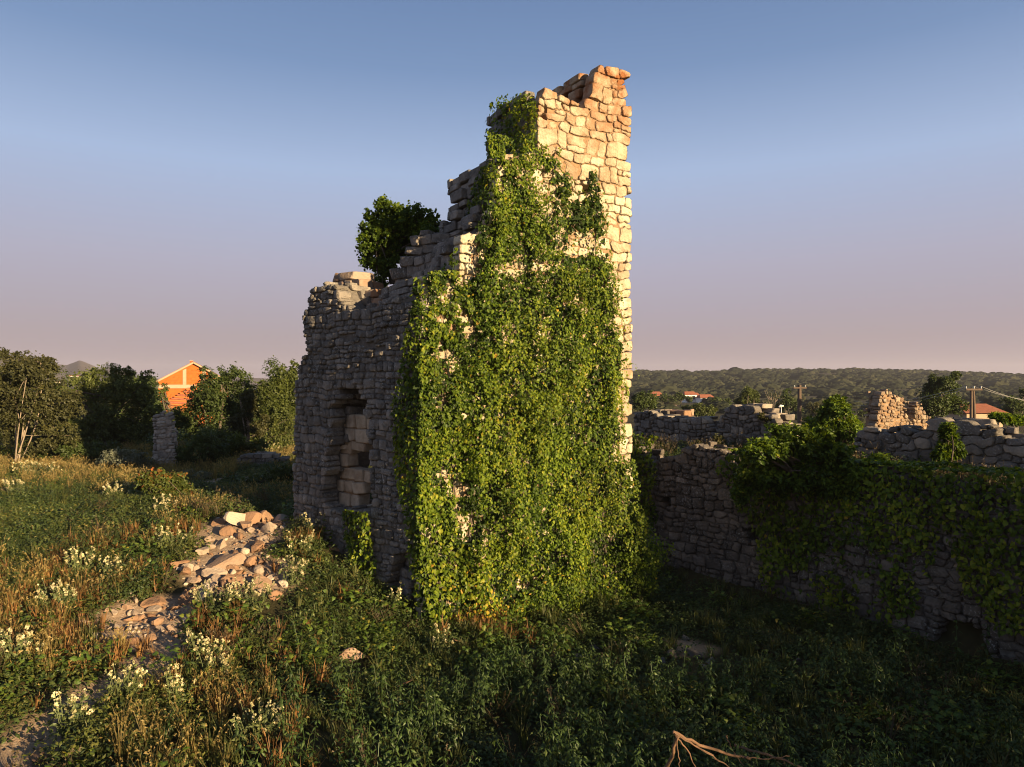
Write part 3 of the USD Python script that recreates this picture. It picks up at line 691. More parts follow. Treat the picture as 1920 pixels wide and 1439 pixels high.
def inner_cover(t, z, P):
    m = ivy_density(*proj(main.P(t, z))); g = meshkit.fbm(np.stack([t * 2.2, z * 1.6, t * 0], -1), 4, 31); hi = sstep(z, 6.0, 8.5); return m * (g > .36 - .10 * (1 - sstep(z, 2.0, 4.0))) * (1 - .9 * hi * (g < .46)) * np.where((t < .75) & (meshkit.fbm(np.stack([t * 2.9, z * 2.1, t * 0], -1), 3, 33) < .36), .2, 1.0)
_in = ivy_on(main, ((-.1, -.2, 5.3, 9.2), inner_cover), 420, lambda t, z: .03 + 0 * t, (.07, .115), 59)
sets.append((*_in[:4], np.clip(_in[4] * 0 + np.random.default_rng(5).uniform(0, .16, len(_in[4])), 0, 1)))  # innermost leaves darkest: shade deep in the ivy put into their tone
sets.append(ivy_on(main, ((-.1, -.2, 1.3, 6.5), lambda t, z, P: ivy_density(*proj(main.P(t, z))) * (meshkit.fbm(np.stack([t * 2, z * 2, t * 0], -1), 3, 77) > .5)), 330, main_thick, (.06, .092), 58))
sets.append(ivy_on(left, ((-.1, -.2, 1.2, 6.7), lambda t, z, P: ivy_density(*proj(left.P(t, z))) * .85 * (proj(left.P(t, z))[0] < 794)), 700, bulge(23, .03, .16, 1.4), (.055, .095), 52))
e1 = Plane(main.P(np.array(2.56), 0.0)[:2], (-.515, .857)); e2 = Plane(main.P(np.array(1.72), 0.0)[:2], (-.515, .857)); e3 = Plane(main.P(np.array(.86), 0.0)[:2], (-.515, .857))
sets.append(ivy_on(e1, ((-.1, 7.0, 2.4, 10.8), end_cover([(908, 262), (918, 190), (950, 175), (1000, 175), (1014, 240), (1012, 300), (915, 300)])), 700, bulge(24, .03, .3, 1.6), (.045, .075), 53))
sets.append(ivy_on(e2, ((-.1, 5.5, 1.6, 9.3), end_cover([(868, 440), (866, 405), (880, 370), (893, 330), (915, 300), (940, 286), (936, 420), (915, 445)])), 800, bulge(25, .03, .35, 1.6), (.045, .075), 54))
sets.append(ivy_on(e3, ((-.1, 4.5, 1.9, 7.6), end_cover([(862, 560), (820, 545), (830, 500), (850, 470), (870, 432), (915, 430), (900, 560)])), 800, bulge(26, .03, .3, 1.6), (.045, .075), 55))
rng = np.random.default_rng(60); st = []
for i in range(26):                                              # woody stems creeping up the face
    t0 = rng.uniform(.2, 4.4); z = np.linspace(0, rng.uniform(3, 8.5), 16); t = t0 + np.cumsum(rng.normal(0, .06, 16))
    c = ivy_density(*proj(main.P(t, z))) > .5
    if c.sum() > 4: z, t = z[c], t[c]; st.append(tube(main.P(t, z, .035), np.linspace(.022, .008, len(t)), 5))
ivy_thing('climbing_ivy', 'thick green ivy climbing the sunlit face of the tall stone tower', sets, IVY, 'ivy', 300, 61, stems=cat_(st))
# ivy inside the foot of the left wall's opening
sets = [ivy_on(left, ((1.2, .3, 2.6, 3.2), lambda t, z, P: shapely.contains_xy(Polygon([(640, 955), (690, 960), (697, 1010), (705, 1070), (735, 1120), (690, 1130), (655, 1060)]), *proj(P)) * .95), 620, bulge(27, .04, .2, 2.0), (.05, .09), 56)]
ivy_thing('climbing_ivy', 'small bright ivy patch under the window niche of the grey tower wall', sets, IVY, 'ivy', 0, 62)

# ------------------------------------------------------------ bushes and trees
def crown_leaves(rng, ells, n, size, clump=.20, tmpl=FOLD, up=.5, droop=.3, gaps=.41):
    P, O = [], []
    vol = np.array([e[3] * e[4] * e[5] for e in ells]) ** .75; share = vol / vol.sum()
    for e, sh in zip(ells, share):
        m = max(6, int(n * sh / 26)); c = nrm(rng.normal(0, 1, (m, 3))) * rng.uniform(.45, 1.04, (m, 1)) ** .6
        c[:, 2] = np.where(c[:, 2] < -.75, -c[:, 2], c[:, 2])
        k = int(n * sh); ci = rng.integers(0, m, k); r = np.array(e[3:6])
        p = c[ci] * r + rng.normal(0, clump, (k, 3)) * r.mean()
        P.append(p + np.array(e[:3])); O.append(nrm(p / r))
    SP, SO = [], []
    for e, sh in zip(ells, share):
        m = max(3, int(n * sh / 110)); o = nrm(rng.normal(0, 1, (m, 3)) + [0, 0, .35]); r = np.array(e[3:6]); q0 = o * r * .92
        dr = nrm(o + rng.normal(0, .45, (m, 3)) + [0, 0, .5]); ln = rng.uniform(.15, .62, m) * min(r.mean(), .9); s = np.linspace(.05, 1, 11)
        p = q0[:, None] + dr[:, None] * (ln[:, None] * s[None])[..., None] + rng.normal(0, .028, (m, 11, 3)) * min(1.0, r.mean())
        SP.append(p.reshape(-1, 3) + np.array(e[:3])); SO.append(np.repeat(dr, 11, 0))
    SP, SO = np.vstack(SP), np.vstack(SO)
    P, O = np.vstack(P), np.vstack(O)
    R0 = 1.8 * np.sqrt(vol.mean() ** (1 / .75 * 2 / 3)); kp = meshkit.fbm(P * (2.6 / R0) + 17, 3, 23) > gaps; P, O = np.vstack([P[kp], SP]), np.vstack([O[kp], SO]); k = len(P)
    N_ = O * .6 + np.array([0, 0, up]) + rng.normal(0, .55, (k, 3)); D_ = O * .5 + rng.normal(0, .7, (k, 3)) - np.array([0, 0, droop])
    S_ = rng.uniform(.7, 1.25, k) * size
    tone = np.clip(.35 + .6 * (meshkit.fbm(P * (1.6 / max(ells[0][3], .4)), 3, 5) - .5) + .18 * O[:, 2] + rng.normal(0, .14, k), 0, 1)
    return P, N_, D_, S_, tone

def tree(name, label, cat, base, ells, n, size, mat, seed, stems=3, trunk_r=.08, bark='bark', group=None, clump=.2, tmpl=FOLD, dens=2.0, big=1.1):
    """base: foot; ells: crown ellipsoids (x, y, z, rx, ry, rz) relative to the foot"""
    rng = np.random.default_rng(seed); base = np.asarray(base, float)
    t = thing(name, label, cat, base, group)
    P, N_, D_, S_, tn = crown_leaves(rng, ells, int(n * dens), size * big, clump, tmpl)
    v, f, k = leaves(P, N_, D_, S_, tmpl, rng)
    put('crown' if cat == 'tree' else 'foliage', v, f, mat, t, None, np.repeat(tn, k))
    tb = []
    for i in range(stems):
        e = ells[i % len(ells)]; tip = np.array(e[:3]) + rng.normal(0, .3, 3) * np.array(e[3:6]); foot = np.array([rng.normal(0, trunk_r * 2.2), rng.normal(0, trunk_r * 2.2), -.15]) if stems > 1 else np.array([0, 0, -.15])
        s = np.linspace(0, 1, 8)[:, None]; line = foot * (1 - s) + tip * s + np.sin(s * 3) * rng.normal(0, .06, 3) * np.linalg.norm(tip)
        tb.append(tube(line, np.linspace(trunk_r, trunk_r * .35, 8), 6))
        for j in range(4):
            q = line[rng.integers(3, 8)]; ee = ells[rng.integers(len(ells))]; en = np.array(ee[:3]) + nrm(rng.normal(0, 1, 3)) * np.array(ee[3:6]) * .8
            s2 = np.linspace(0, 1, 5)[:, None]; tb.append(tube(q * (1 - s2) + en * s2 + np.sin(s2 * 3) * rng.normal(0, .05, 3), np.linspace(trunk_r * .45, trunk_r * .12, 5), 5))
    put('trunk' if cat == 'tree' else 'branches', *cat_(tb)[:2], bark, t, True)
    return t

def px_ells(base, d, lst, depth=.8):
    """crown lobes given as photograph places (x, y, half width, half height) at distance d"""
    out = []
    for i, (x, y, w, h) in enumerate(lst):
        dd = d + ((i * 37) % 11 - 5) / 10 * w / F * d * .7
        p = at(x, y, dd) - base; out.append((*p, w / F * d, w / F * d * depth, h / F * d))
    big_ = [e for e in out]; sub = []
    r_ = np.random.default_rng(int(abs(base[0] * 977 + base[1] * 131 + len(lst))))
    for e in big_:                                             # each lobe is a handful of smaller uneven ones
        for _ in range(5):
            q = nrm(r_.normal(0, 1, 3)) * r_.uniform(.35, .85); k = r_.uniform(.30, .55)
            sub.append((e[0] + q[0] * e[3], e[1] + q[1] * e[4], e[2] + q[2] * e[5], e[3] * k, e[4] * k, e[5] * k * r_.uniform(.7, 1.1)))
        sub.append((e[0], e[1], e[2] - e[5] * .15, e[3] * .6, e[4] * .6, e[5] * .6))
    return sub

def px_tree(name, label, cat, foot, d, lobes, n, size, mat, seed, gz=None, **k):
    p = at(foot[0], foot[1], d); p[2] = float(ground_z(p[0], p[1])) if gz is None else gz
    return tree(name, label, cat, p, px_ells(p, d, lobes), n, size, mat, seed, **k)

# the bush on the tower's broken inner wall
bd = 16.6; bb = at(735, 520, bd)
tree('ivy_bush', 'dark ivy bush growing on the broken wall top behind the grey tower wall', 'bush', bb, px_ells(bb, bd, [(715, 415, 34, 40), (750, 402, 48, 32), (800, 410, 36, 24), (695, 470, 40, 56), (725, 500, 40, 52), (770, 425, 56, 28), (712, 540, 22, 26), (735, 405, 34, 30), (745, 450, 60, 50), (710, 450, 40, 40), (815, 420, 28, 28), (790, 436, 44, 28)], .9), 14000, .062, 'ivy', 71, stems=3, trunk_r=.05, clump=.16, tmpl=IVY, dens=2.4, big=.85)

L = 'left of the tower'
px_tree('leafy_tree', 'feathery olive green tree with thin pale stems at the left edge', 'tree', (30, 868), 26.5, [(50, 692, 60, 20), (25, 675, 30, 14), (85, 680, 30, 10), (50, 700, 60, 26), (10, 720, 45, 45), (95, 690, 22, 18), (60, 765, 75, 35), (110, 790, 45, 30), (15, 800, 45, 35), (0, 665, 14, 14), (120, 830, 35, 22), (60, 735, 60, 30), (20, 760, 50, 34), (80, 830, 50, 26), (130, 760, 30, 30)], 13000, .10, 'olive_leaf', 81, stems=6, trunk_r=.032, bark='pale_bark', clump=.17)
px_tree('bushy_tree', 'broad dark bushy tree with twiggy top next to the feathery tree', 'tree', (205, 850), 33, [(160, 740, 40, 40), (210, 730, 45, 42), (255, 745, 38, 45), (190, 790, 60, 45), (245, 800, 45, 45), (215, 700, 8, 12), (275, 705, 12, 14), (285, 780, 22, 55), (170, 705, 20, 16), (240, 698, 14, 10)], 13000, .11, 'bright_leaf', 82, stems=4, trunk_r=.08)
px_tree('round_tree', 'dense dark round tree hiding the right half of the orange house', 'tree', (405, 860), 34, [(395, 715, 32, 24), (430, 706, 30, 22), (458, 722, 22, 26), (400, 735, 46, 46), (430, 720, 26, 30), (375, 745, 28, 40), (350, 775, 22, 40), (415, 790, 58, 45), (380, 820, 45, 35), (440, 770, 28, 40)], 12000, .11, 'dark_leaf', 83, stems=3, trunk_r=.10)
px_tree('bushy_tree', 'mid green tree between the round tree and the grey tower wall', 'tree', (510, 840), 32, [(500, 735, 30, 32), (530, 715, 26, 32), (545, 745, 25, 55), (515, 775, 36, 35), (480, 760, 20, 30), (550, 700, 14, 20)], 9000, .10, 'mid_leaf', 84, stems=3, trunk_r=.08)
px_tree('bushy_tree', 'light green young tree in front of the round tree', 'tree', (465, 845), 29, [(462, 765, 22, 28), (450, 800, 28, 24), (480, 800, 24, 22), (470, 740, 10, 14)], 4200, .09, 'olive_leaf', 85, stems=3, trunk_r=.04, bark='pale_bark')
for i, (fx, d, lobes, mat, lab, n) in enumerate([
    ((235, 875), 24.5, [(235, 862, 40, 17), (265, 868, 25, 14), (205, 868, 25, 12)], 'grey_leaf', 'grey green low shrub left of the stone pillar', 3500),
    ((355, 885), 25.5, [(375, 840, 38, 36), (345, 855, 20, 30), (410, 850, 28, 28)], 'dark_leaf', 'dark shrub right behind the stone pillar', 4500),
    ((445, 860), 27, [(445, 835, 30, 24), (480, 838, 26, 18)], 'mid_leaf', 'green shrub above the low stone wall', 3200),
    ((525, 905), 20, [(520, 890, 28, 24), (540, 905, 15, 28), (490, 905, 30, 14)], 'dark_leaf', 'dark shrub against the left edge of the tower', 3600),
    ((150, 862), 27, [(140, 840, 40, 22), (190, 842, 35, 24), (95, 850, 30, 18)], 'dark_leaf', 'low dark shrub below the feathery tree', 4500),
    ((395, 890), 22.5, [(375, 893, 22, 12), (350, 890, 14, 10)], 'grey_leaf', 'small grey green shrub at the foot of the stone pillar', 1600),
    ((460, 905), 21, [(450, 903, 34, 12), (480, 925, 36, 16)], 'dark_leaf', 'low dark bush in front of the low stone wall', 3200)]):
    px_tree('shrub', lab, 'shrub', fx, d, lobes, n, .075, mat, 90 + i, stems=3, trunk_r=.025)
px_tree('shrub', 'sunlit shrub with red and orange leaves in front of the stone pillar', 'shrub', (310, 935), 18.5, [(290, 895, 36, 22), (330, 915, 34, 22), (270, 905, 20, 16), (345, 935, 25, 18), (310, 930, 30, 18)], 5200, .085, 'red_leaf', 98, stems=4, trunk_r=.025)
px_tree('bushy_tree', 'dark hedge like trees filling the gap left of the orange house', 'tree', (270, 800), 55, [(250, 720, 40, 30), (285, 745, 25, 35), (225, 735, 30, 30), (300, 790, 30, 30)], 5500, .16, 'dark_leaf', 99, stems=3, trunk_r=.1)
px_tree('bushy_tree', 'distant dark tree in front of the wall of the orange house', 'tree', (318, 800), 60, [(308, 738, 9, 22), (330, 775, 26, 24), (300, 770, 18, 20)], 3000, .16, 'mid_leaf', 100, stems=2, trunk_r=.1)

for i, (fx, d, lobes, mat, lab, n) in enumerate([
    ((70, 830), 41, [(-20, 725, 45, 45), (40, 740, 45, 50), (95, 735, 40, 45), (135, 765, 40, 50), (20, 800, 50, 40), (90, 810, 60, 40)], 'mid_leaf', 'dim green trees behind the feathery tree at the left edge', 9000),
    ((225, 830), 45, [(165, 745, 40, 45), (215, 740, 45, 50), (265, 745, 36, 45), (200, 800, 60, 40), (265, 805, 40, 40)], 'dark_leaf', 'dark tree row behind the broad twiggy tree', 9000),
    ((325, 830), 50, [(300, 800, 26, 36), (335, 805, 28, 34), (355, 780, 22, 30)], 'mid_leaf', 'green bushes below the orange house, behind the pillar', 4500),
    ((500, 830), 46, [(470, 750, 30, 45), (510, 735, 36, 50), (548, 730, 26, 50), (440, 780, 32, 50), (500, 800, 60, 40)], 'dark_leaf', 'dark trees behind the mid green tree by the tower', 9000),
    ((450, 850), 30.5, [(385, 822, 34, 30), (425, 815, 34, 34), (470, 822, 34, 30), (515, 820, 34, 36), (545, 815, 24, 40)], 'bright_leaf', 'fresh green undergrowth filling the space between round tree and tower', 6500),
    ((60, 872), 28, [(50, 846, 44, 22), (5, 850, 34, 24), (105, 852, 34, 20), (150, 850, 30, 18)], 'mid_leaf', 'leafy undergrowth around the thin pale stems', 5200)]):
    px_tree('bushy_tree' if i < 4 else 'shrub', lab, 'tree' if i < 4 else 'shrub', fx, d, lobes, n, .12 if i < 4 else .08, mat, 170 + i, stems=3, trunk_r=.06)

# right: trees of the valley
for i, (fx, d, lobes, mat, lab, n, sz) in enumerate([
    (1210, 62, [(1207, 745, 18, 24), (1222, 755, 12, 16), (1195, 748, 14, 18)], 'dark_leaf', 'dark round tree directly right of the tower edge', 3600, .16),
    (1310, 75, [(1310, 765, 22, 14), (1330, 772, 16, 12), (1290, 770, 14, 10)], 'mid_leaf', 'spreading tree behind the left ruined wall', 3200, .18),
    (1402, 85, [(1400, 742, 20, 16), (1415, 752, 12, 12), (1388, 752, 12, 10)], 'mid_leaf', 'sunlit round green tree behind the middle ruined wall', 3600, .18),
    (1420, 150, [(1440, 765, 22, 10), (1420, 768, 16, 8)], 'dark_leaf', 'dark distant tree below the sunlit round tree', 1500, .3),
    (1478, 95, [(1478, 748, 14, 16), (1490, 760, 14, 14), (1468, 762, 10, 12)], 'dark_leaf', 'dark tree behind the street lamp', 2400, .2),
    (1530, 110, [(1530, 765, 18, 14), (1555, 770, 16, 10)], 'olive_leaf', 'olive tree between the dark pole and the shrub', 2000, .25),
    (1762, 52, [(1770, 720, 28, 22), (1760, 745, 36, 28), (1745, 765, 34, 26), (1790, 755, 22, 30), (1750, 722, 14, 14), (1730, 790, 20, 24), (1790, 705, 12, 8)], 'dark_leaf', 'large black green conifer standing before the hill', 9000, .15),
    (1905, 75, [(1905, 760, 24, 20), (1890, 780, 24, 16), (1925, 745, 16, 18)], 'dark_leaf', 'dark tree at the right picture edge by the red roof', 3200, .2),
    (1245, 190, [(1245, 745, 9, 6), (1262, 748, 9, 5), (1230, 747, 6, 5)], 'dark_leaf', 'dark distant trees left of the white farmhouses', 1200, .4),
    (1275, 175, [(1276, 743, 11, 8), (1292, 748, 8, 6)], 'dark_leaf', 'dark distant tree just left of the farmhouse pair', 1200, .4),
    (1345, 170, [(1345, 752, 14, 8), (1360, 756, 12, 7), (1330, 757, 10, 5)], 'dark_leaf', 'row of dark distant trees right of the farmhouses', 1500, .4),
    (1640, 120, [(1640, 770, 16, 10), (1620, 775, 14, 8)], 'dark_leaf', 'dark distant tree left of the sunlit ruin', 1200, .3)]):
    px_tree('valley_tree', lab, 'tree', (fx, 780), d, lobes, n, sz, mat, 110 + i, stems=2, trunk_r=.12)
# pale bare tree
rng = np.random.default_rng(131); pb = at(1447, 800, 60); pb[2] = float(ground_z(pb[0], pb[1]))
t = thing('bare_tree', 'pale nearly leafless tree left of the street lamp', 'tree', pb)
h = at(1447, 738, 60)[2] - pb[2]; tb = [tube([(0, 0, -.2), (.03, 0, h * .45), (-.03, 0, h * .8), (0, 0, h)], [.12, .08, .04, .015], 6)]
for i in range(26):
    z0 = rng.uniform(.35, .9) * h; a = rng.uniform(0, 6.28); l = rng.uniform(.5, 1.3) * (1.25 - z0 / h * .6)
    p = np.array([[0, 0, z0], [math.cos(a) * l * .5, math.sin(a) * l * .5, z0 + l * .55], [math.cos(a) * l * .8, math.sin(a) * l * .8, z0 + l * 1.2]]); tb.append(tube(p, [.035, .02, .008], 4))
put('trunk', *cat_(tb)[:2], 'pale_bark', t, True)
P, N_, D_, S_, tn = crown_leaves(rng, [(0, 0, h * .75, .9, .9, h * .3)], 500, .13); v, f, k = leaves(P, N_, D_, S_, FOLD, rng); put('crown', v, f, 'olive_leaf', t, None, np.repeat(tn, k))

# ------------------------------------------------------------ the other ruins
def ruin(name, label, pl, poly, ch, cw, T, seed, mat='far_stone', cmat='mortar', limit=300, covered=None, least=9, cat='wall', tmpl=T56, noise=.12, rec=.05, rub=None, **k):
    t = thing(name, label, cat)
    v, f, Cc, Hh, fr, tn = masonry(pl, poly, ch, cw, T, seed, noise=noise, tmpl=tmpl, **k)
    gr = [(v, f, fr, tn, mat)]
    if rub:
        fv, ff, ft = rubble_face(pl, poly, rub[0], rub[1], seed + 900, gap=.004, proud=.022, jit=.6)
        gr = [(v[~fr], f, fr[~fr], tn[~fr], mat), (fv, ff, np.ones(len(fv), bool), ft, mat)]
    wall_parts(t, [g_ for g_ in gr if len(g_[0])], limit, least, covered)
    put('wall_core', *core(pl, poly, T, .16, rec), cmat, t)
    return t
W1 = Plane(WA, WD)
_r = np.random.default_rng(140); ts = np.arange(-1.6, 17, .35)
w1_poly = Polygon([(t, 2.86 + _r.choice([0, -.16, .12, .2, -.3, .05]) + .1 * math.sin(t * 1.3)) for t in ts] + [(17, -.7), (-1.6, -.7)])
cave = W1.poly([(1762, 1190), (1770, 1168), (1800, 1166), (1830, 1180), (1850, 1215), (1865, 1260), (1870, 1330), (1755, 1310), (1760, 1240)])
pit = W1.poly([(1400, 992), (1418, 990), (1420, 1012), (1402, 1014)]).union(W1.poly([(1246, 932), (1257, 932), (1257, 950), (1247, 950)]))
w1_poly = w1_poly.difference(cave).difference(pit)
w1ivy = Polygon([(1352, 872), (1375, 850), (1440, 860), (1560, 870), (1700, 872), (1800, 890), (1960, 880), (1960, 1180), (1880, 1180), (1850, 1130), (1812, 1105), (1790, 1040), (1780, 1000), (1768, 975), (1765, 1010), (1745, 1090), (1720, 1150), (1680, 1160), (1640, 1190), (1600, 1140), (1560, 1175), (1530, 1130), (1505, 1190), (1475, 1165), (1440, 1080), (1425, 1000), (1390, 950), (1375, 910)])
shapely.prepare(w1ivy)
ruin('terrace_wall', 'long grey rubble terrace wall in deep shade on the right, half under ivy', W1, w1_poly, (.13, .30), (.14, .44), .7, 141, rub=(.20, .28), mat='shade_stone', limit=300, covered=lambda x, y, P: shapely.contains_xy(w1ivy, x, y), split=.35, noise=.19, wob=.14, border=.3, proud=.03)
cb = Plane(WA + WN * 1.6, WD)
def w1_cover(t, z, P):
    px, py = proj(W1.P(t, z)); g = meshkit.fbm(np.stack([t * 1.2, z * .9, t * 0], -1), 4, 143)
    return (shapely.contains_xy(w1ivy, px, py) | (t > 9.2)) * np.where(g < .33 + .12 * (1 - sstep(z, .1, 1.2)) - .08 * (t > 7.5), .15, 1.0) * ~shapely.contains_xy(cave, t, z)
s1 = ivy_on(W1, ((1.9, .1, 13, 3.15), w1_cover), 420, bulge(144, .05, .38, .7), (.06, .10), 145)
s2 = ivy_on(W1, ((-1.0, -.1, .45, 3.3), lambda t, z, P: .9 * (meshkit.fbm(np.stack([t * 2, z * 1.4, t * 0], -1), 3, 7) > .42) * (proj(P)[0] < 1228 + 8 * np.sin(z * 6))), 420, bulge(146, .05, .25, 1), (.06, .10), 147)
top = rng = np.random.default_rng(148); n = 4200; tt = rng.uniform(2.2, 13, n); oo = rng.uniform(-.75, .15, n); zz = 2.98 + .18 * meshkit.fbm(np.stack([tt, oo * 2, tt * 0], -1), 3, 9)
ok = meshkit.fbm(np.stack([tt * .8, oo, tt * 0], -1), 3, 19) > .36; Pt = W1.P(tt, zz, 0.0) + oo[:, None] * W1.n; Pt = Pt[ok]
s3 = (Pt, np.array([0, 0, 1.0]) + rng.normal(0, .4, Pt.shape), rng.normal(0, 1, Pt.shape) + W1.n, rng.uniform(.06, .10, len(Pt)), np.clip(.5 + rng.normal(0, .2, len(Pt)), 0, .88))
ivy_thing('climbing_ivy', 'dark ivy curtain hanging over the terrace wall on the right', [s1, s3], IVY, 'ivy', 120, 149)
ivy_thing('climbing_ivy', 'narrow dark ivy in the gap between tower and terrace wall', [s2], IVY, 'ivy', 0, 150)

W2 = Plane(at(1260, 800, 23.0)[:2], WD)
ruin('ruined_wall', 'grey ruined wall with sunlit crest beside the tower, above the terrace', W2, W2.poly([(1188, 774), (1205, 769), (1229, 771), (1234, 781), (1250, 779), (1262, 784), (1280, 781), (1297, 785), (1318, 782), (1326, 788), (1330, 800), (1350, 806), (1440, 818), (1440, 900), (1188, 900)]), (.14, .26), (.2, .5), .7, 151, rub=(.20, .27), limit=160, least=8)
W2b = Plane(W2.o[:2] + WN * .75, WD)
ruin('ruined_wall', 'low pale stone course on top of the ruined wall beside the tower', W2b, W2b.poly([(1225, 769), (1250, 766), (1262, 772), (1270, 768), (1285, 770), (1284, 800), (1225, 800)]), (.14, .24), (.3, .5), .5, 152, mat='rock_stone', limit=30, least=6)
W3 = Plane(at(1400, 800, 21.0)[:2], WD)
ruin('ruined_wall', 'humped dark rubble wall in the middle with sunlit right end', W3, W3.poly([(1344, 800), (1350, 778), (1358, 766), (1372, 759), (1412, 758), (1418, 770), (1432, 773), (1446, 776), (1458, 790), (1476, 798), (1476, 900), (1344, 900)]), (.13, .24), (.16, .42), .9, 153, rub=(.19, .25), limit=160, least=8)
R4 = Plane(at(1690, 760, 24.0)[:2], (.93, .37))
ruin('ruined_wall', 'jagged sunlit double ruin standing against the dark conifer', R4, R4.poly([(1622, 810), (1640, 800), (1646, 765), (1650, 742), (1657, 731), (1668, 729), (1676, 740), (1696, 746), (1703, 758), (1698, 775), (1712, 795), (1716, 754), (1728, 753), (1738, 775), (1748, 785), (1752, 830), (1622, 830)]), (.07, .16), (.08, .24), .55, 154, rub=(.13, .16), mat='sunlit_ruin_stone', cmat='pale_mortar', limit=220, least=5, border=.3, proud=.03, noise=.22, rec=.03)
W4 = Plane(at(1770, 830, 15.5)[:2], WD)
ruin('ruined_wall', 'row of big dark stones on the terrace at the right edge', W4, W4.poly([(1600, 812), (1625, 800), (1650, 806), (1690, 800), (1720, 812), (1735, 788), (1765, 782), (1785, 790), (1812, 784), (1830, 800), (1850, 795), (1875, 800), (1885, 818), (1905, 826), (1925, 815), (1990, 822), (1990, 905), (1600, 900)]), (.14, .30), (.18, .55), .8, 155, rub=(.24, .40), limit=160, least=8, noise=.16)
pp = gpt(312, 886); PL = Plane(pp[:2], (.925, .38))
ruin('stone_pillar', 'square rubble stone pillar standing alone left of the tower', PL, PL.poly([(285, 900), (283, 860), (287, 855), (286, 800), (285, 780), (300, 776), (306, 770), (322, 770), (329, 785), (331, 830), (334, 870), (337, 905), (337, 930), (283, 930)]), (.08, .2), (.10, .34), .7, 156, rub=(.17, .22), split=.3, rec=.03, proud=.03, limit=120, least=7, mat='pillar_stone', cat='pillar', noise=.2, cmat='pillar_mortar')
lp = gpt(490, 882); LW = Plane(lp[:2], (.96, .1))
ruin('low_wall', 'low dry stone wall remnant between pillar and tower', LW, LW.poly([(440, 890), (444, 856), (470, 852), (492, 850), (515, 853), (540, 862), (548, 890)]), (.1, .18), (.16, .4), .6, 157, limit=90, least=7, noise=.16)
# shrub on the terrace wall, and small growth there
tz = 2.75
def terr_tree(name, label, foot, d, lobes, n, size, mat, seed, **k):
    return px_tree(name, label, 'shrub', foot, d, lobes, n, size, mat, seed, gz=tz, **k)
terr_tree('elder_shrub', 'large leafy green shrub overhanging the terrace wall', (1500, 900), 14.5, [(1440, 845, 60, 36), (1500, 840, 65, 40), (1410, 870, 42, 40), (1565, 850, 50, 36), (1480, 890, 80, 45), (1395, 915, 28, 40), (1560, 900, 70, 40), (1470, 812, 40, 18), (1620, 880, 50, 30), (1530, 815, 30, 18), (1680, 885, 50, 18)], 12500, .085, 'ivy', 161, stems=5, trunk_r=.05, clump=.15)
terr_tree('elder_shrub', 'rounded leafy shrub left of the sunlit ruin', (1575, 830), 18.5, [(1565, 790, 48, 42), (1600, 800, 26, 40), (1530, 800, 36, 36), (1575, 760, 26, 18), (1545, 830, 40, 26)], 7800, .085, 'ivy', 162, stems=4, trunk_r=.05, clump=.15)
terr_tree('shrub', 'small green shrub in front of the big dark stones', (1775, 860), 14.6, [(1775, 810, 16, 18), (1790, 840, 20, 26), (1765, 850, 20, 22)], 2200, .08, 'ivy', 163, stems=3, trunk_r=.02)
terr_tree('shrub', 'yellow sunlit plant on the right end of the humped wall', (1440, 800), 20.6, [(1440, 787, 10, 6), (1430, 782, 7, 6)], 500, .06, 'olive_leaf', 164, stems=2, trunk_r=.01)
terr_tree('shrub', 'low green growth on the wall top at the right picture edge', (1880, 800), 15.5, [(1880, 782, 26, 7), (1915, 788, 22, 6)], 1600, .07, 'ivy', 165, stems=2, trunk_r=.01)
terr_tree('shrub', 'yellow green tall weeds on the terrace between the two walls', (1310, 850), 20.0, [(1305, 838, 10, 14), (1345, 835, 14, 20), (1380, 850, 18, 16)], 1500, .06, 'olive_leaf', 166, stems=3, trunk_r=.01)
# ------------------------------------------------------------ house, poles and the far village
plain_mat('orange_plaster', (0.44, 0.12, 0.03), .9, 3, .15)
M('hollow_brick', {'g': ('geometry', {}), 'mp': ('mapping', {'rotation': (math.pi / 2, 0, 0)}),
    'b': ('brick_texture', {'scale': 1.0, 'brick_width': .28, 'row_height': .22, 'mortar_size': .012, 'color1': (.46, .105, .018), 'color2': (.38, .08, .014), 'mortar': (.30, .11, .04)}),
    'p': ('principled_bsdf', {'roughness': .9, 'specular_ior_level': .1})}, [('g.position', 'mp.vector'), ('mp.vector', 'b.vector'), ('b.color', 'p.base_color')])
plain_mat('concrete', (0.34, 0.25, 0.17), .9, 3, .12)
plain_mat('roof_tile', (0.24, 0.085, 0.045), .85, 4, .3)
plain_mat('white_wall', (0.68, 0.64, 0.58), .9, 2, .08)
plain_mat('dark_gap', (0.02, 0.02, 0.02), .9, 2, .1)
plain_mat('old_wood', (0.10, 0.07, 0.05), .9, 8, .3)
plain_mat('metal', (0.35, 0.36, 0.36), .5, 8, .1, metallic=.6)
plain_mat('field_soil', (0.34, 0.20, 0.12), .95, .2, .2)
plain_mat('wire', (0.25, 0.24, 0.23), .5, 8, .1)

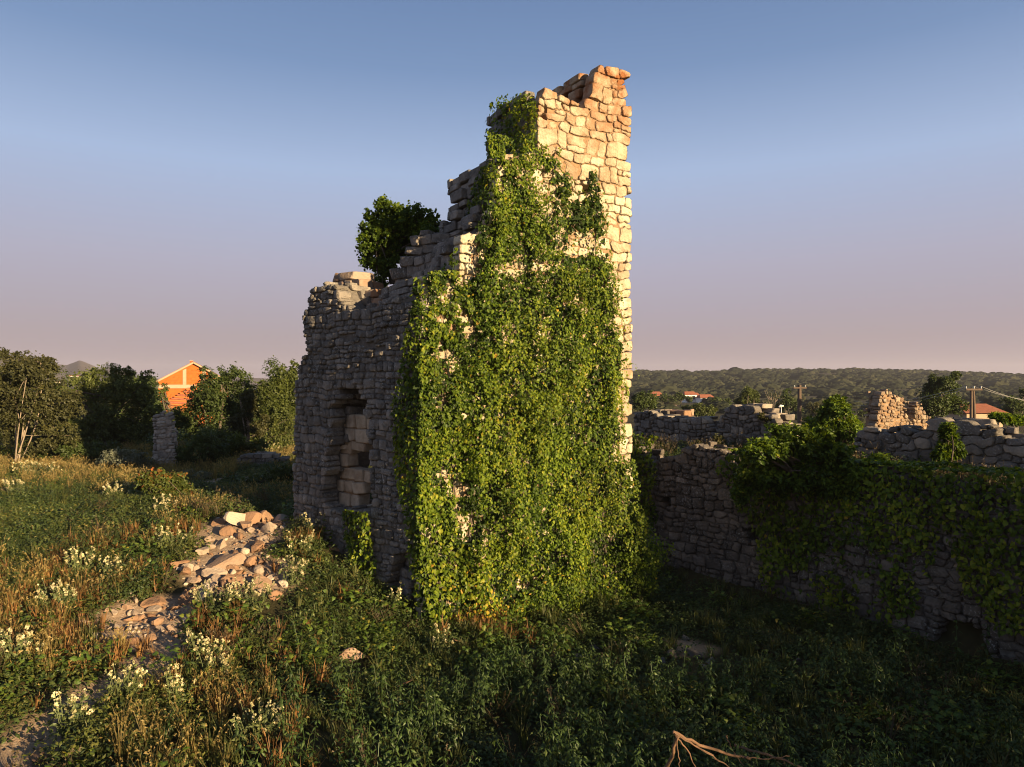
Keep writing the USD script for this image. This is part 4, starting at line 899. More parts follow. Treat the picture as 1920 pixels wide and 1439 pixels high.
hd = 90.0; ap = at(363, 682, hd); ha = nrm(np.array([.93, .36, 0])); HPL = Plane(ap[:2], ha[:2]); _te, _ze = HPL.tz(297, 716); w = abs(_te); rise = ap[2] - _ze; el = np.array([0, 0, _ze]); hn = np.array([ha[1], -ha[0], 0]); hn = hn if hn[1] < 0 else -hn
hz0 = float(ground_z(ap[0], ap[1])) - .3
house = thing('brick_house', 'unplastered orange brick house with a gable, behind the trees', 'house')
def HP(t, z, o=0.0): return np.array([ap[0], ap[1], 0]) + ha * t + np.array([0, 0, z]) - hn * -o
EZ = el[2]; Wd = w
def slab(poly_tz, o0, o1):
    """a polygon (t, z) of the gable plane, extruded from o0 to o1 along the outward normal"""
    g = Polygon(poly_tz); m = trimesh.creation.extrude_polygon(g, o1 - o0, engine='earcut'); v = np.array(m.vertices)
    p = np.array([HP(a, b) + hn * (o0 + c) for a, b, c in v]); f = np.array(m.faces)
    n = np.cross(p[f[:, 1]] - p[f[:, 0]], p[f[:, 2]] - p[f[:, 0]])
    return p, f if (p[f[:, 0]] * n).sum() > 0 else f[:, ::-1]
put('wall', *slab([(-Wd, hz0), (Wd, hz0), (Wd, EZ), (0, ap[2]), (-Wd, EZ)], -9, 0), 'hollow_brick', house)
bz = at(330, 725, hd)[2]
put('beam', *slab([(-Wd + .02, bz - .22), (Wd - .02, bz - .22), (Wd - .02, bz + .22), (-Wd + .02, bz + .22)], .003, .05), 'concrete', house)
ct = -abs(HPL.tz(346, 700)[0])
put('column', *slab([(ct - .2, bz + .225), (ct + .2, bz + .225), (ct + .2, ap[2] - rise / Wd * abs(ct + .2) - .15), (ct - .2, ap[2] - rise / Wd * abs(ct - .2) - .15)], .003, .05), 'concrete', house)
c2 = abs(HPL.tz(383, 700)[0])
put('column', *slab([(c2 - .2, bz + .225), (c2 + .2, bz + .225), (c2 + .2, ap[2] - rise / Wd * (c2 + .2) - .15), (c2 - .2, ap[2] - rise / Wd * (c2 - .2) - .15)], .003, .05), 'concrete', house)
for s in (-1, 1):
    rf = [(0, ap[2] + .02), (s * (Wd + .5), EZ - rise / Wd * .5 + .02), (s * (Wd + .5), EZ - rise / Wd * .5 + .24), (0, ap[2] + .26)]
    roof = put('roof', *slab(rf if s > 0 else rf[::-1], -9.4, .35), 'roof_tile', house)
    bb_ = [(s * .02, ap[2] - .02), (s * (Wd + .5), EZ - rise / Wd * .5 - .02), (s * (Wd + .5), EZ - rise / Wd * .5 + .2), (s * .02, ap[2] + .2)]
    put('verge_board', *slab(bb_ if s > 0 else bb_[::-1], .36, .42), 'concrete', house)
put('chimney', *slab([(-.55, ap[2] - .9), (-.2, ap[2] - .9), (-.2, ap[2] + .38), (-.55, ap[2] + .38)], -2.5, -2.1), 'roof_tile', house)
put('chimney_cap', *slab([(-.6, ap[2] + .385), (-.15, ap[2] + .385), (-.15, ap[2] + .45), (-.6, ap[2] + .45)], -2.55, -2.05), 'concrete', house)
# lower lean-to roof of orange tiles in front
q0, q1 = at(322, 757, hd), at(352, 728, hd); l0, l1 = q0[0] - ap[0] - .6, q1[0] - ap[0] + .3
lean = put('lean_to', *slab([(l0, hz0), (l1 + 3, hz0), (l1 + 3, q1[2] + 1.3), (l1, q1[2]), (l0, q0[2])], .06, .4), 'orange_plaster', house)
for k in range(9):
    a = k / 9; p = HP(l0 + (l1 - l0) * a, q0[2] + (q1[2] - q0[2]) * a) + hn * .55
    put('tile_row', *tube([p + ha * -.1, p + ha * 3.4 + np.array([0, 0, -.25])], [.15, .15], 6), 'roof_tile' if k % 2 else 'orange_plaster', house, True)

def small_house(name, label, px, py, d, w_, h_, dp, wall, roof, rot=.2, hip=.35, base=None):
    c = at(px, py, d); gz = min(float(ground_z(c[0], c[1])), c[2] - .2) if base is None else base
    t = thing(name, label, 'house')
    hh = c[2] + h_ - gz; v, f = boxm((0, 0, hh / 2), (w_, dp, hh)); cr, sr = math.cos(rot), math.sin(rot); R = np.array([[cr, -sr, 0], [sr, cr, 0], [0, 0, 1]])
    o = np.array([c[0], c[1], gz]); put('wall', v @ R.T + o, f, wall, t)
    e = .35; rv = np.array([(-w_ / 2 - e, -dp / 2 - e, 0), (w_ / 2 + e, -dp / 2 - e, 0), (w_ / 2 + e, dp / 2 + e, 0), (-w_ / 2 - e, dp / 2 + e, 0), (-w_ / 2 + dp * hip * .4, 0, dp * hip), (w_ / 2 - dp * hip * .4, 0, dp * hip)]) + [0, 0, hh + .01]
    put('roof', rv @ R.T + o, [(0, 1, 5), (0, 5, 4), (2, 3, 4), (2, 4, 5), (1, 2, 5), (3, 0, 4), (0, 3, 2), (0, 2, 1)], roof, t)
    for k in range(max(2, int(w_ / 3))):
        x = -w_ / 2 + w_ * (k + .5) / max(2, int(w_ / 3)); v, f = boxm((x, -dp / 2 - .02, hh * .62), (.9, .06, 1.1)); put('window', v @ R.T + o, f, 'dark_gap', t)
    return t
small_house('farmhouse', 'small pink farmhouse right beside the tower edge in the valley', 1228, 746, 240, 4, 1.0, 3, 'roof_tile', 'roof_tile')
small_house('farmhouse', 'white farmhouse with red roof in the valley, left of its pair', 1292, 748, 230, 4, 1.3, 3, 'white_wall', 'roof_tile')
small_house('farmhouse', 'white farmhouse in the valley, right of its pair', 1303, 749, 236, 2.6, 1.1, 3, 'white_wall', 'roof_tile')
small_house('farmhouse', 'orange roofed cottage in the valley behind the humped wall', 1322, 749, 225, 4.5, .5, 3, 'white_wall', 'roof_tile')
small_house('long_barn', 'long low building with a red tiled roof by the double utility pole', 1822, 779, 62, 3.3, .25, 3, 'concrete', 'roof_tile', .1, .25)
for i, (px, py, d, w_, lab) in enumerate([(28, 711, 600, 14, 'white house of the hillside village, leftmost'), (60, 709, 620, 18, 'red roofed house of the hillside village behind the feathery tree'), (108, 717, 560, 12, 'small pale house of the hillside village, lowest'),
                                           (132, 706, 640, 13, 'pale house of the hillside village at its upper middle'), (147, 706, 645, 9, 'narrow pale house of the hillside village, rightmost'), (133, 713, 570, 12, 'yellow house of the hillside village, below the upper pair')]):
    d = on_mountain(px, py + 3); k_ = d / F; small_house('village_house', lab, px, py, d, w_ * .62 * k_, .3, 5 * k_, 'white_wall', 'roof_tile', base=at(px, py, d)[2] - 4.5 * k_)
g0 = np.array([at(x, y, (6.09) / ((y - 719.5) / F)) for x, y in ((1226, 759.5), (1268, 758.6), (1270, 762.5), (1226, 763.5))])
g0[:, 2] = -1.46
tag(put('field', g0, [(0, 1, 2), (0, 2, 3)], 'field_soil'), 'pale ploughed field strip in the valley', 'field', kind='structure')

def pole(name, label, px, top, d, r, mat='old_wood', gz=None):
    p = at(px, top, d); g = float(ground_z(p[0], p[1])) - .2 if gz is None else gz
    t = thing(name, label, 'pole'); put('post', *tube([(p[0], p[1], g), (p[0], p[1], p[2])], [r, r * .7], 8), mat, t, True)
    return t, p
t, p1 = pole('utility_pole', 'double wooden utility pole with crossarm in front of the red roof', 1821, 730, 42, .11)
put('post', *tube([(p1[0] + .32, p1[1], 0), (p1[0] + .12, p1[1], p1[2] - .1)], [.11, .08], 8), 'old_wood', t, True)
put('crossarm', *boxm((p1[0] + .1, p1[1] - .1, p1[2] - .02), (.95, .1, .1)), 'old_wood', t)
for k in (-.36, .1, .52): put('insulator', *tube([(p1[0] + k, p1[1] - .1, p1[2] + .03), (p1[0] + k, p1[1] - .1, p1[2] + .17)], [.045, .03], 6), 'metal', t, True)
for k, (a, b) in enumerate([(-.36, (1600, 752, 80)), (.1, (1600, 760, 80)), (.52, (2050, 760, 50)), (.1, (2050, 752, 50))]):
    q = at(*b); s = np.linspace(0, 1, 14)[:, None]; A = np.array([p1[0] + a, p1[1] - .1, p1[2] + .16])
    put('wire', *tube(A * (1 - s) + q * s - np.array([0, 0, 1]) * (4 * s * (1 - s)) * .5, .013, 4), 'wire', t, True)
t, p2 = pole('utility_pole', 'dark tall tapering pole left of the rounded leafy shrub', 1499, 722, 60, .22)
put('crossarm', *boxm((p2[0], p2[1] - .1, p2[2] - .25), (1.1, .1, .12)), 'old_wood', t)
for k in (-.45, 0, .45): put('insulator', *tube([(p2[0] + k, p2[1] - .1, p2[2] - .19), (p2[0] + k, p2[1] - .1, p2[2] - .02)], [.05, .03], 6), 'metal', t, True)
t, p3 = pole('street_lamp', 'slim grey street lamp behind the humped wall', 1465, 763, 48, .06, 'metal')
t.SetCustomDataByKey('category', 'street lamp')
put('lamp_head', *tube([(p3[0] - .16, p3[1], p3[2] - .02), (p3[0] - .05, p3[1], p3[2] + .06), (p3[0] + .16, p3[1], p3[2] + .05)], [.05, .09, .04], 8), 'white_wall', t, True)

# ------------------------------------------------------------ rocks
def rock(rng, size, flat=.65, cuts=9, sub=2):
    m = trimesh.creation.icosphere(sub); v = np.array(m.vertices)
    for _ in range(cuts):
        n = nrm(rng.normal(0, 1, 3)); dd = rng.uniform(.28, .66); o = v @ n - dd
        v = v - np.where(o > 0, o, 0)[:, None] * n
    v = v * (.93 + .14 * meshkit.fbm(v * 3 + rng.uniform(0, 50, 3), 3, 2))[:, None] / np.abs(v).max() 
    v = v * np.array([1, rng.uniform(.55, .95), flat]) * size; a = rng.uniform(0, 6.28)
    return np.stack([v[:, 0] * math.cos(a) - v[:, 1] * math.sin(a), v[:, 0] * math.sin(a) + v[:, 1] * math.cos(a), v[:, 2]], 1), np.array(m.faces)
rng = np.random.default_rng(200)
ROCKS = [(448, 966, 36, 'pointed pale boulder at the top of the rubble heap'), (470, 975, 26, 'flat boulder right of the topmost pale boulder'), (500, 970, 26, 'rounded rust brown boulder in the upper rubble'), (525, 972, 22, 'orange boulder of the upper rubble nearest the tower'),
    (408, 978, 18, 'small pale stone left of the rubble heap'), (462, 985, 16, 'small cream stone between the upper boulders'), (510, 985, 28, 'long low brown boulder under the orange boulder'), (425, 995, 24, 'brown boulder at the left flank of the rubble'),
    (415, 1020, 20, 'low brown stone halfway down the rubble'), (380, 1033, 20, 'orange boulder lying left of the rubble heap'), (337, 1055, 20, 'orange boulder farthest left on the green slope'), (351, 1068, 18, 'split brown boulder below the farthest left one'),
    (362, 1084, 19, 'cream boulder lowest of the three on the green slope'), (425, 1050, 44, 'big sloping slab of pinkish rock in the rubble'), (400, 1075, 26, 'dark pink rock at the foot of the big slab'), (395, 1090, 26, 'flat pale rock below the dark pink rock'),
    (435, 1095, 28, 'bright cream boulder above the big white flower clump'), (457, 1085, 14, 'small cream stone beside the bright boulder'), (495, 1095, 24, 'long tilted brown rock right of the bright boulder'), (355, 1106, 34, 'long flat brown stone lying alone in the grass'),
    (240, 1138, 19, 'cream rock on the bare patch left of the path'), (288, 1130, 26, 'rough brown rock behind the bare patch'), (325, 1140, 15, 'small upright pale stone right of the bare patch'), (258, 1152, 16, 'small brown rock in the middle of the bare patch'),
    (300, 1185, 12, 'little cream stone at the lower edge of the bare patch'), (320, 1180, 15, 'little orange stone at the right of the bare patch'), (215, 1145, 13, 'small pinkish stone at the left end of the bare patch'), (70, 1418, 28, 'big pale rock beside the path in the bottom left corner'),
    (66, 1388, 15, 'small pale stone above the corner rock'), (660, 1228, 26, 'pale arched rock in the grass below the tower'), (690, 1232, 10, 'small brown stone right of the arched rock'), (1000, 1217, 14, 'pale angular stone at the foot of the ivy'),
    (1083, 1230, 16, 'pale flat stone right of the angular one'), (1115, 1212, 16, 'long white stone under the ivy foot'), (1285, 1196, 14, 'upright white stone in the shaded hollow'), (1240, 1235, 15, 'flat pale stone at the left of the shaded stone group'),
    (1262, 1228, 18, 'low grey stone in the shaded stone group'), (1305, 1225, 20, 'grey boulder in the middle of the shaded stone group'), (1335, 1240, 18, 'long pale stone at the right of the shaded stone group'), (1320, 1248, 12, 'small white stone lowest of the shaded group'),
    (545, 1060, 18, 'brown rock half hidden by white flowers'), (600, 985, 14, 'orange rock leaning on the foot of the grey wall'), (630, 1028, 16, 'flat orange stone at the foot of the grey wall'), (520, 1118, 20, 'grey flat rock lowest in the rubble'),
    (1495, 1238, 12, 'small grey stone by the terrace wall foot'), (8, 918, 18, 'brown rock at the left picture edge'), (270, 990, 9, 'small white stone in the green slope'), (480, 1025, 24, 'dark grey rock in the middle of the rubble'), (475, 1055, 22, 'shadowed grey rock under the dark one')]
_rk = []
for x, y, s, lab in ROCKS:
    p = gpt(x, y + s * .35); d = p[1]; sz = s / F * d
    v, f = rock(rng, sz, rng.uniform(.5, .8)); _rk.append((p[0], p[1], sz))
    pr = put('rock', v + p + [0, 0, sz * .12], f, 'rock_stone' if y < 1190 or x < 700 else 'far_stone', '/World', None, rng.uniform(.05, .8)); tag(pr, lab, 'rock')
vs = []
for k in range(520):
    c, r = BARE[rng.integers(0, 7)] if k < 560 else (PATH[rng.integers(0, len(PATH))], .5); p = c + rng.normal(0, .55 * r, 2); s = rng.uniform(.015, .06) * (2.6 if k < 90 else 1)
    v, f = rock(rng, s, .7, 4, 1); vs.append((v + [p[0], p[1], float(ground_z(p[0], p[1])) + s * .2], f, rng.uniform(0, 1)))
v, f, tn = cat_(vs); tag(put('rubble', v, f, 'rock_stone', '/World', None, tn), 'small stones and gravel scattered over bare soil and path', 'rubble', kind='stuff')

# ------------------------------------------------------------ white flowers
def flower_plant(px, py, wpx, nhead, label, seed, hgt=.45, pale=1.0, hs=1.0):
    rng = np.random.default_rng(seed); p = gpt(px, py + 12); d = p[1]; w = wpx / F * d / 2
    t = thing('flowering_plant', label, 'flower', p)
    st, lv = [], []
    az = rng.uniform(0, 6.28)
    for i in range(nhead):
        a = rng.uniform(0, 6.28); r = math.sqrt(rng.random()) ** .8; tip = np.array([math.cos(a) * w * 1.15 * r, math.sin(a) * w * .6 * r, hgt * rng.uniform(.55, 1.15)]); tip[:2] += rng.normal(0, .05, 2); foot = tip * [.45, .45, 0]; foot[2] = float(ground_z(p[0] + foot[0], p[1] + foot[1]) - p[2]) - .03
        tip[2] += foot[2]
        s = np.linspace(0, 1, 5)[:, None]; line = foot * (1 - s) + tip * s + np.array([0, 0, .08]) * np.sin(s * 3.1); st.append(tube(line, .004, 4))
        age = rng.beta(2, 1.2); PP, QQ, HH = [], [], []
        for b_ in range(rng.integers(1, 5)):                    # a spray of blossoms down from the tip
            k = 11; q = nrm(rng.normal(0, 1, (k, 3)) + [0, 0, .4]); hr = rng.uniform(.010, .024) * hs * (1 - .12 * b_)
            c_ = tip - (tip - line[2]) * b_ * .13 + rng.normal(0, .014, 3) * (b_ > 0)
            PP.append(c_ + q * hr * rng.uniform(.4, 1.2, (k, 1))); QQ.append(q); HH.append(np.full(k, hr))
        PP, QQ, HH = np.vstack(PP), np.vstack(QQ), np.concatenate(HH); k = len(PP)
        v, f, kk = leaves(PP, QQ + rng.normal(0, .4, (k, 3)), rng.normal(0, 1, (k, 3)), rng.uniform(.8, 1.5, k) * HH, (np.array([(-.5, 0, 0), (0, .5, .1), (.5, 0, 0), (0, -.5, .1)]), FOLD[1]), rng)
        put('flower_head', v, f, 'petal', t, None, np.repeat(np.clip(age + rng.normal(0, .2, k), 0, 1) * pale, kk))
        m = 9; ss = rng.uniform(.1, .9, (m, 1)); lv.append((foot * (1 - ss) + tip * ss, rng.normal(0, .6, (m, 3)) + [0, 0, .6], rng.normal(0, 1, (m, 3)) + [0, 0, .4], rng.uniform(.05, .11, m)))
    put('stem', *cat_(st)[:2], 'herb', t, None, .5)
    L_ = [np.concatenate([x[i] for x in lv]) for i in range(4)]; v, f, k = leaves(*L_, LANCE, rng); put('leaves', v, f, 'herb', t, None, np.repeat(rng.uniform(0, 1, len(L_[0])), k))
FL = [(70, 884, 90, 34, 'wide cream flower clump at the far left by the trees', 0), (30, 926, 45, 12, 'small cream flower clump at the left picture edge', 0), (218, 930, 46, 24, 'round white flower clump left of the red leaved shrub', 0), (308, 962, 52, 20, 'cream flowers just below the red leaved shrub', 0),
      (325, 1022, 62, 16, 'loose white flowers above the boulders on the green slope', 0), (150, 1078, 44, 22, 'tall cream flower spike in the left green slope', .1), (212, 1088, 46, 14, 'low cream flowers right of the tall spike', 0), (108, 1138, 70, 24, 'broad cream flower clump near the left edge', 0),
      (400, 1140, 80, 24, 'left half of the big white flower clump below the rubble', 0), (470, 1140, 80, 26, 'right half of the big white flower clump below the rubble', 0), (545, 1082, 44, 16, 'slanting row of white flowers right of the rubble', 0), (562, 1036, 46, 18, 'white flowers between rubble and grey tower wall', 0), (592, 1002, 34, 10, 'few white flowers at the foot of the grey tower wall', .05),
      (30, 1240, 80, 26, 'cream flower clump at the left edge above the path', 0), (385, 1240, 62, 22, 'pale flower clump right of the path end', 0), (405, 1276, 50, 14, 'sparse white flowers under the pale clump', 0), (230, 1310, 56, 18, 'cream flowers on the right side of the path', 0),
      (130, 1372, 60, 16, 'cream flowers lowest along the path', 0), (330, 1318, 50, 12, 'pale wilted flowers in the dark leaves right of the path', 0), (480, 1390, 80, 20, 'pale green flower spikes at the bottom of the picture', .05), (735, 1135, 40, 7, 'few white flowers in the dark opening of the tower', 0),
      (828, 1222, 26, 8, 'small white flowers under the tower corner', 0), (410, 822, 60, 10, 'tiny white flowers in the shrubs right of the pillar', .3), (505, 845, 40, 8, 'tiny white flowers above the low wall', .1), (60, 1300, 60, 0, '', 0)]
for i, (x, y, w, n, lab, up) in enumerate(FL):
    if n: flower_plant(x, y, w, int(n * 1.5), lab, 300 + i, .50 + up, hs=1.15 if y > 1000 else 1.35)

# ------------------------------------------------------------ ground cover
def proto_plant(rng, kind):
    """(verts, faces, tone) of one plant"""
    if kind == 'nettle':
        out = []
        h = rng.uniform(.38, .7); lean = rng.normal(0, .08, 2); s = np.linspace(0, 1, 5)[:, None]
        line = np.concatenate([lean * s ** 2 * h, s * h], 1); v, f = tube(line, np.linspace(.006, .003, 5), 3); out.append((v, f, np.full(len(v), .3)))
        nodes = np.linspace(.18, 1, 9); P, N_, D_, S_ = [], [], [], []
        for i, q in enumerate(nodes):
            c = np.array([lean[0] * q * q * h, lean[1] * q * q * h, q * h])
            for k in range(2 if q < .97 else 4):
                a = i * 1.57 + k * (math.pi if q < .97 else 1.57) + rng.normal(0, .3); o = np.array([math.cos(a), math.sin(a), 0])
                P.append(c + o * .015); D_.append(o + [0, 0, -.35 + rng.normal(0, .25)]); N_.append(np.array([0, 0, 1.0]) + o * .45); S_.append(rng.uniform(.07, .115) * (1.1 - .45 * q))
        v, f, k = leaves(np.array(P), np.array(N_), np.array(D_), np.array(S_), LANCE, rng); out.append((v, f, np.repeat(np.clip(rng.normal(.55, .2, len(P)), 0, 1), k)))
        return cat_(out)
    if kind == 'patch':
        n = 70; P = np.stack([rng.normal(0, .17, n), rng.normal(0, .17, n), rng.uniform(.01, .22, n)], 1); P[:, 2] *= np.exp(-(P[:, 0] ** 2 + P[:, 1] ** 2) * 6)
        v, f, k = leaves(P, rng.normal(0, .45, (n, 3)) + [0, 0, 1], rng.normal(0, 1, (n, 3)), rng.uniform(.04, .085, n), LANCE, rng)
        return v, f, np.repeat(np.clip(rng.normal(.5, .24, n), 0, 1), k)
    if kind == 'broad':
        n = 34; P = np.stack([rng.normal(0, .16, n), rng.normal(0, .16, n), rng.uniform(.05, .34, n)], 1)
        v, f, k = leaves(P, rng.normal(0, .4, (n, 3)) + [.2, -.2, 1], rng.normal(0, 1, (n, 3)), rng.uniform(.05, .095, n), IVY, rng)
        return v, f, np.repeat(np.clip(rng.normal(.5, .24, n), 0, 1), k)
    if kind == 'bramble':
        n = 130; q = nrm(rng.normal(0, 1, (n, 3))); q[:, 2] = abs(q[:, 2]); P = q * rng.uniform(.5, 1.05, (n, 1)) * [.34, .34, .36]
        v, f, k = leaves(P, q + rng.normal(0, .5, (n, 3)) + [0, 0, .4], rng.normal(0, 1, (n, 3)) - [0, 0, .3], rng.uniform(.035, .08, n), LANCE, rng)
        return v, f, np.repeat(np.clip(.4 + .3 * P[:, 2] / .36 + rng.normal(0, .2, n), 0, 1), k)
    n = {'tuft': 26, 'tall': 22, 'low': 30}[kind]; V, Fc, T_ = [], [], []
    for i in range(n):
        a = rng.uniform(0, 6.28); r0 = rng.uniform(0, .07); h = rng.uniform(.5, 1.0) * {'tuft': .36, 'tall': .62, 'low': .18}[kind]; o = np.array([math.cos(a), math.sin(a), 0]); s = rng.uniform(.1, .55); b = np.array([-o[1], o[0], 0]) * rng.uniform(.004, .009)
        base = o * r0; mid = base + o * s * h * .35 + [0, 0, h * .6]; tip = base + o * s * h + [0, 0, h * rng.uniform(.8, 1)]
        k = len(V); V += [base - b, base + b, mid - b * .8, mid + b * .8, tip]; Fc += [(k, k + 1, k + 3), (k, k + 3, k + 2), (k + 2, k + 3, k + 4)]; T_ += [rng.uniform(0, 1)] * 5
        if kind == 'tall' and rng.random() < .6:
            for j in range(3):
                p = tip - (tip - mid) * j * .12; k = len(V); w_ = rng.normal(0, .012, 3); V += [p + w_, p - w_ + [0, 0, .02], p + [0, 0, .035]]; Fc.append((k, k + 1, k + 2)); T_ += [.95] * 3
    return np.array(V), np.array(Fc), np.array(T_)

def scatter(name, label, cat, kind, mat, XY, scale, seed, tilt=.12, nproto=5, lift=-.01):
    rng = np.random.default_rng(seed); n = len(XY)
    path = numbered('/World', name); pi = UsdGeom.PointInstancer.Define(stage, path)
    tg = []
    for i in range(nproto):
        v, f, tn = proto_plant(rng, kind); p = put('plant', v, f, mat, path, None, tn); tg.append(p.GetPath())
    pi.CreatePrototypesRel().SetTargets(tg)
    z = ground_z(XY[:, 0], XY[:, 1]) + lift
    pi.CreatePositionsAttr(Vt.Vec3fArray.FromNumpy(np.column_stack([XY, z]).astype(np.float32)))
    pi.CreateProtoIndicesAttr(Vt.IntArray.FromNumpy(rng.integers(0, nproto, n).astype(np.int32)))
    s = rng.uniform(*scale, n) if isinstance(scale, tuple) else scale * rng.uniform(.75, 1.25, n)
    pi.CreateScalesAttr(Vt.Vec3fArray.FromNumpy(np.repeat(s[:, None], 3, 1).astype(np.float32)))
    yaw = rng.uniform(0, 2 * np.pi, n); tx, ty = rng.normal(0, tilt, n) / 2, rng.normal(0, tilt, n) / 2; c, s_ = np.cos(yaw / 2), np.sin(yaw / 2)
    q = np.stack([c, tx * c + ty * s_, ty * c - tx * s_, s_], 1); q /= np.linalg.norm(q, axis=1, keepdims=True)
    pi.CreateOrientationsAttr(Vt.QuathArray([Gf.Quath(*map(float, a)) for a in q]))
    tag(pi.GetPrim(), label, cat, kind='stuff')

_rs = np.random.default_rng(400)
_towerfoot = Polygon([tuple(main.P(np.array(a), 0, b)[:2]) for a, b in ((-.05, .02), (5.2, .02), (5.2, -2.2), (0, -2.2))]).union(Polygon([tuple(left.P(np.array(a), 0, b)[:2]) for a, b in ((0, .02), (4.3, .02), (4.3, -1.2), (0, -1.2))]))
shapely.prepare(_towerfoot)
def spots(x0, x1, y0, y1, dens, keep):
    """random places in view in a rectangle of ground, thinned by keep(x, y) in 0..1"""
    n = int((x1 - x0) * (y1 - y0) * dens); x = _rs.uniform(x0, x1, n); y = _rs.uniform(y0, y1, n)
    vis = (np.abs(x) < .76 * y + .8) & (y > 6.2); x, y = x[vis], y[vis]
    k = keep(x, y) * (1 - bare_mask(x, y) * (.97 - .2 * (y > 11.5))) * ~shapely.contains_xy(_towerfoot, x, y)
    for rx, ry, rs in _rk:                                   # plants do not bury the rocks
        u_ = nrm(np.array([rx, ry])); q = np.stack([x - rx, y - ry], 1); al = -(q @ u_); ac = np.abs(q @ np.array([u_[1], -u_[0]]))
        k = k * ~((ac < rs * 1.0 + .05) & (al > -rs) & (al < rs + .75))
    rel = np.stack([x, y], 1) - WA; k = k * ~((np.abs(rel @ WN + .0) < .5) & (rel @ WD > -1.6))
    ok = _rs.random(len(x)) < k
    return np.stack([x[ok], y[ok]], 1)
def nz(x, y, s, seed): return meshkit.fbm(np.stack([x * s, y * s, x * 0], -1), 4, seed)
def front(x, y): r = np.stack([x, y], -1) - WA; return (r @ WN < -.1)
def leftness(x, y): return sstep(-x - .12 * (y - 8), 2.6, 4.2)
def right_side(x, y): return 1 - leftness(x, y)
# tall leafy weeds over the foreground and the shaded hollow
scatter('leafy_weeds', 'tall nettle like weeds with drooping leaves filling the foreground', 'weeds', 'nettle', 'nettle', spots(-7, 10, 6.2, 13.0, 34, lambda x, y: front(x, y) * right_side(x, y) * (1 - .75 * sstep(-x, .8, 2.6)) * (1 - sstep(y, 10.2, 12.2)) * sstep(nz(x, y, .75, 3), .42, .56)), 1.0, 401, tilt=.3, nproto=9)
scatter('creeping_weeds', 'low creeping green leaves covering the ground before the tower', 'weeds', 'patch', 'cover', spots(-8, 10, 6.2, 18, 26, lambda x, y: front(x, y) * np.clip(right_side(x, y) + .45, 0, 1) * (nz(x, y, .9, 5) > .36)), 1.0, 402)
scatter('bramble', 'dense dark green bramble mounds on the left slope', 'bramble', 'bramble', 'cover', spots(-22, -1.2, 8.2, 25, 17, lambda x, y: leftness(x, y) * sstep(y, 11.5, 13.5) * (nz(x, y, .45, 8) > .42) * (1 - .6 * sstep(y, 19, 23)) + (1 - leftness(x, y)) * .6 * (x < -1.2) * (y > 9.5) * (nz(x, y, .6, 4) > .42)), (.55, 1.2), 403, tilt=.3)
scatter('bramble', 'yellow green leafy mounds scattered over the left slope', 'bramble', 'bramble', 'slope_cover', spots(-22, -2, 7.5, 24, 9, lambda x, y: leftness(x, y) * (nz(x, y, .55, 18) > .47)), (.5, 1.1), 413, tilt=.3)
scatter('creeping_weeds', 'low green and yellow leaves on the left slope', 'weeds', 'patch', 'slope_cover', spots(-24, -2, 7, 28, 9, lambda x, y: leftness(x, y) * (nz(x, y, .6, 11) > .40)), 1.2, 404)
scatter('dry_grass', 'dry yellow grass on the sunlit left ground', 'grass', 'tall', 'dry_grass', spots(-30, -2.5, 7, 34, 14, lambda x, y: leftness(x, y) * np.clip((nz(x, y, .55, 21) > .58) * .8 + .9 * sstep(y, 19.5, 22) * (x < -9), 0, 1)), (.5, .95), 405)
scatter('dry_grass', 'rusty brown grass beside the path and at the tower foot', 'grass', 'tuft', 'rust_grass', spots(-12, 4, 7, 16, 22, lambda x, y: np.clip(leftness(x, y) * (nz(x, y, .7, 25) > .57) * .8 + np.exp(-((x + 6.6) ** 2 + (y - 11.0) ** 2) / 1.6) + 1.3 * np.exp(-((x + .5) ** 2 + (y - 13.0) ** 2) / .35) + .3 * (x < -2) * (nz(x, y, .8, 27) > .57), 0, 1)), 1.1, 406)
scatter('green_grass', 'green grass between the weeds', 'grass', 'tuft', 'green_grass', spots(-24, 9, 7, 30, 10, lambda x, y: front(x, y) * (nz(x, y, .6, 31) > .42)), 1.0, 407)
scatter('brown_weeds', 'withered brown weeds and grass between the green weeds', 'weeds', 'tall', 'brown_weed', spots(-10, 10, 6.2, 18, 9, lambda x, y: front(x, y) * (.25 + .75 * leftness(x, y)) * sstep(nz(x, y, .9, 61), .5, .6)), .8, 411, tilt=.5)
scatter('yellow_leaves', 'yellowing broad leaves among the foreground weeds', 'weeds', 'broad', 'yellow_cover', spots(-8, 9, 6.5, 17, 9, lambda x, y: front(x, y) * sstep(nz(x, y, .8, 63), .48, .6)), .9, 412)
scatter('terrace_weeds', 'brown seed headed weeds on the terrace above the right wall', 'weeds', 'tall', 'brown_weed', spots(2, 20, 12, 34, 5, lambda x, y: ~front(x, y) * (nz(x, y, .5, 43) > .48)), .8, 408)
scatter('terrace_weeds', 'green weeds on the terrace above the right wall', 'weeds', 'patch', 'cover', spots(2, 20, 11, 34, 7, lambda x, y: ~front(x, y) * (nz(x, y, .6, 41) > .42)), 1.3, 409)
scatter('field_scrub', 'low scrub of the far ground left and right of the tower', 'scrub', 'bramble', 'cover', spots(-45, 45, 30, 80, .9, lambda x, y: 1.0 * (nz(x, y, .12, 51) > .4)), (1.5, 3.4), 410)

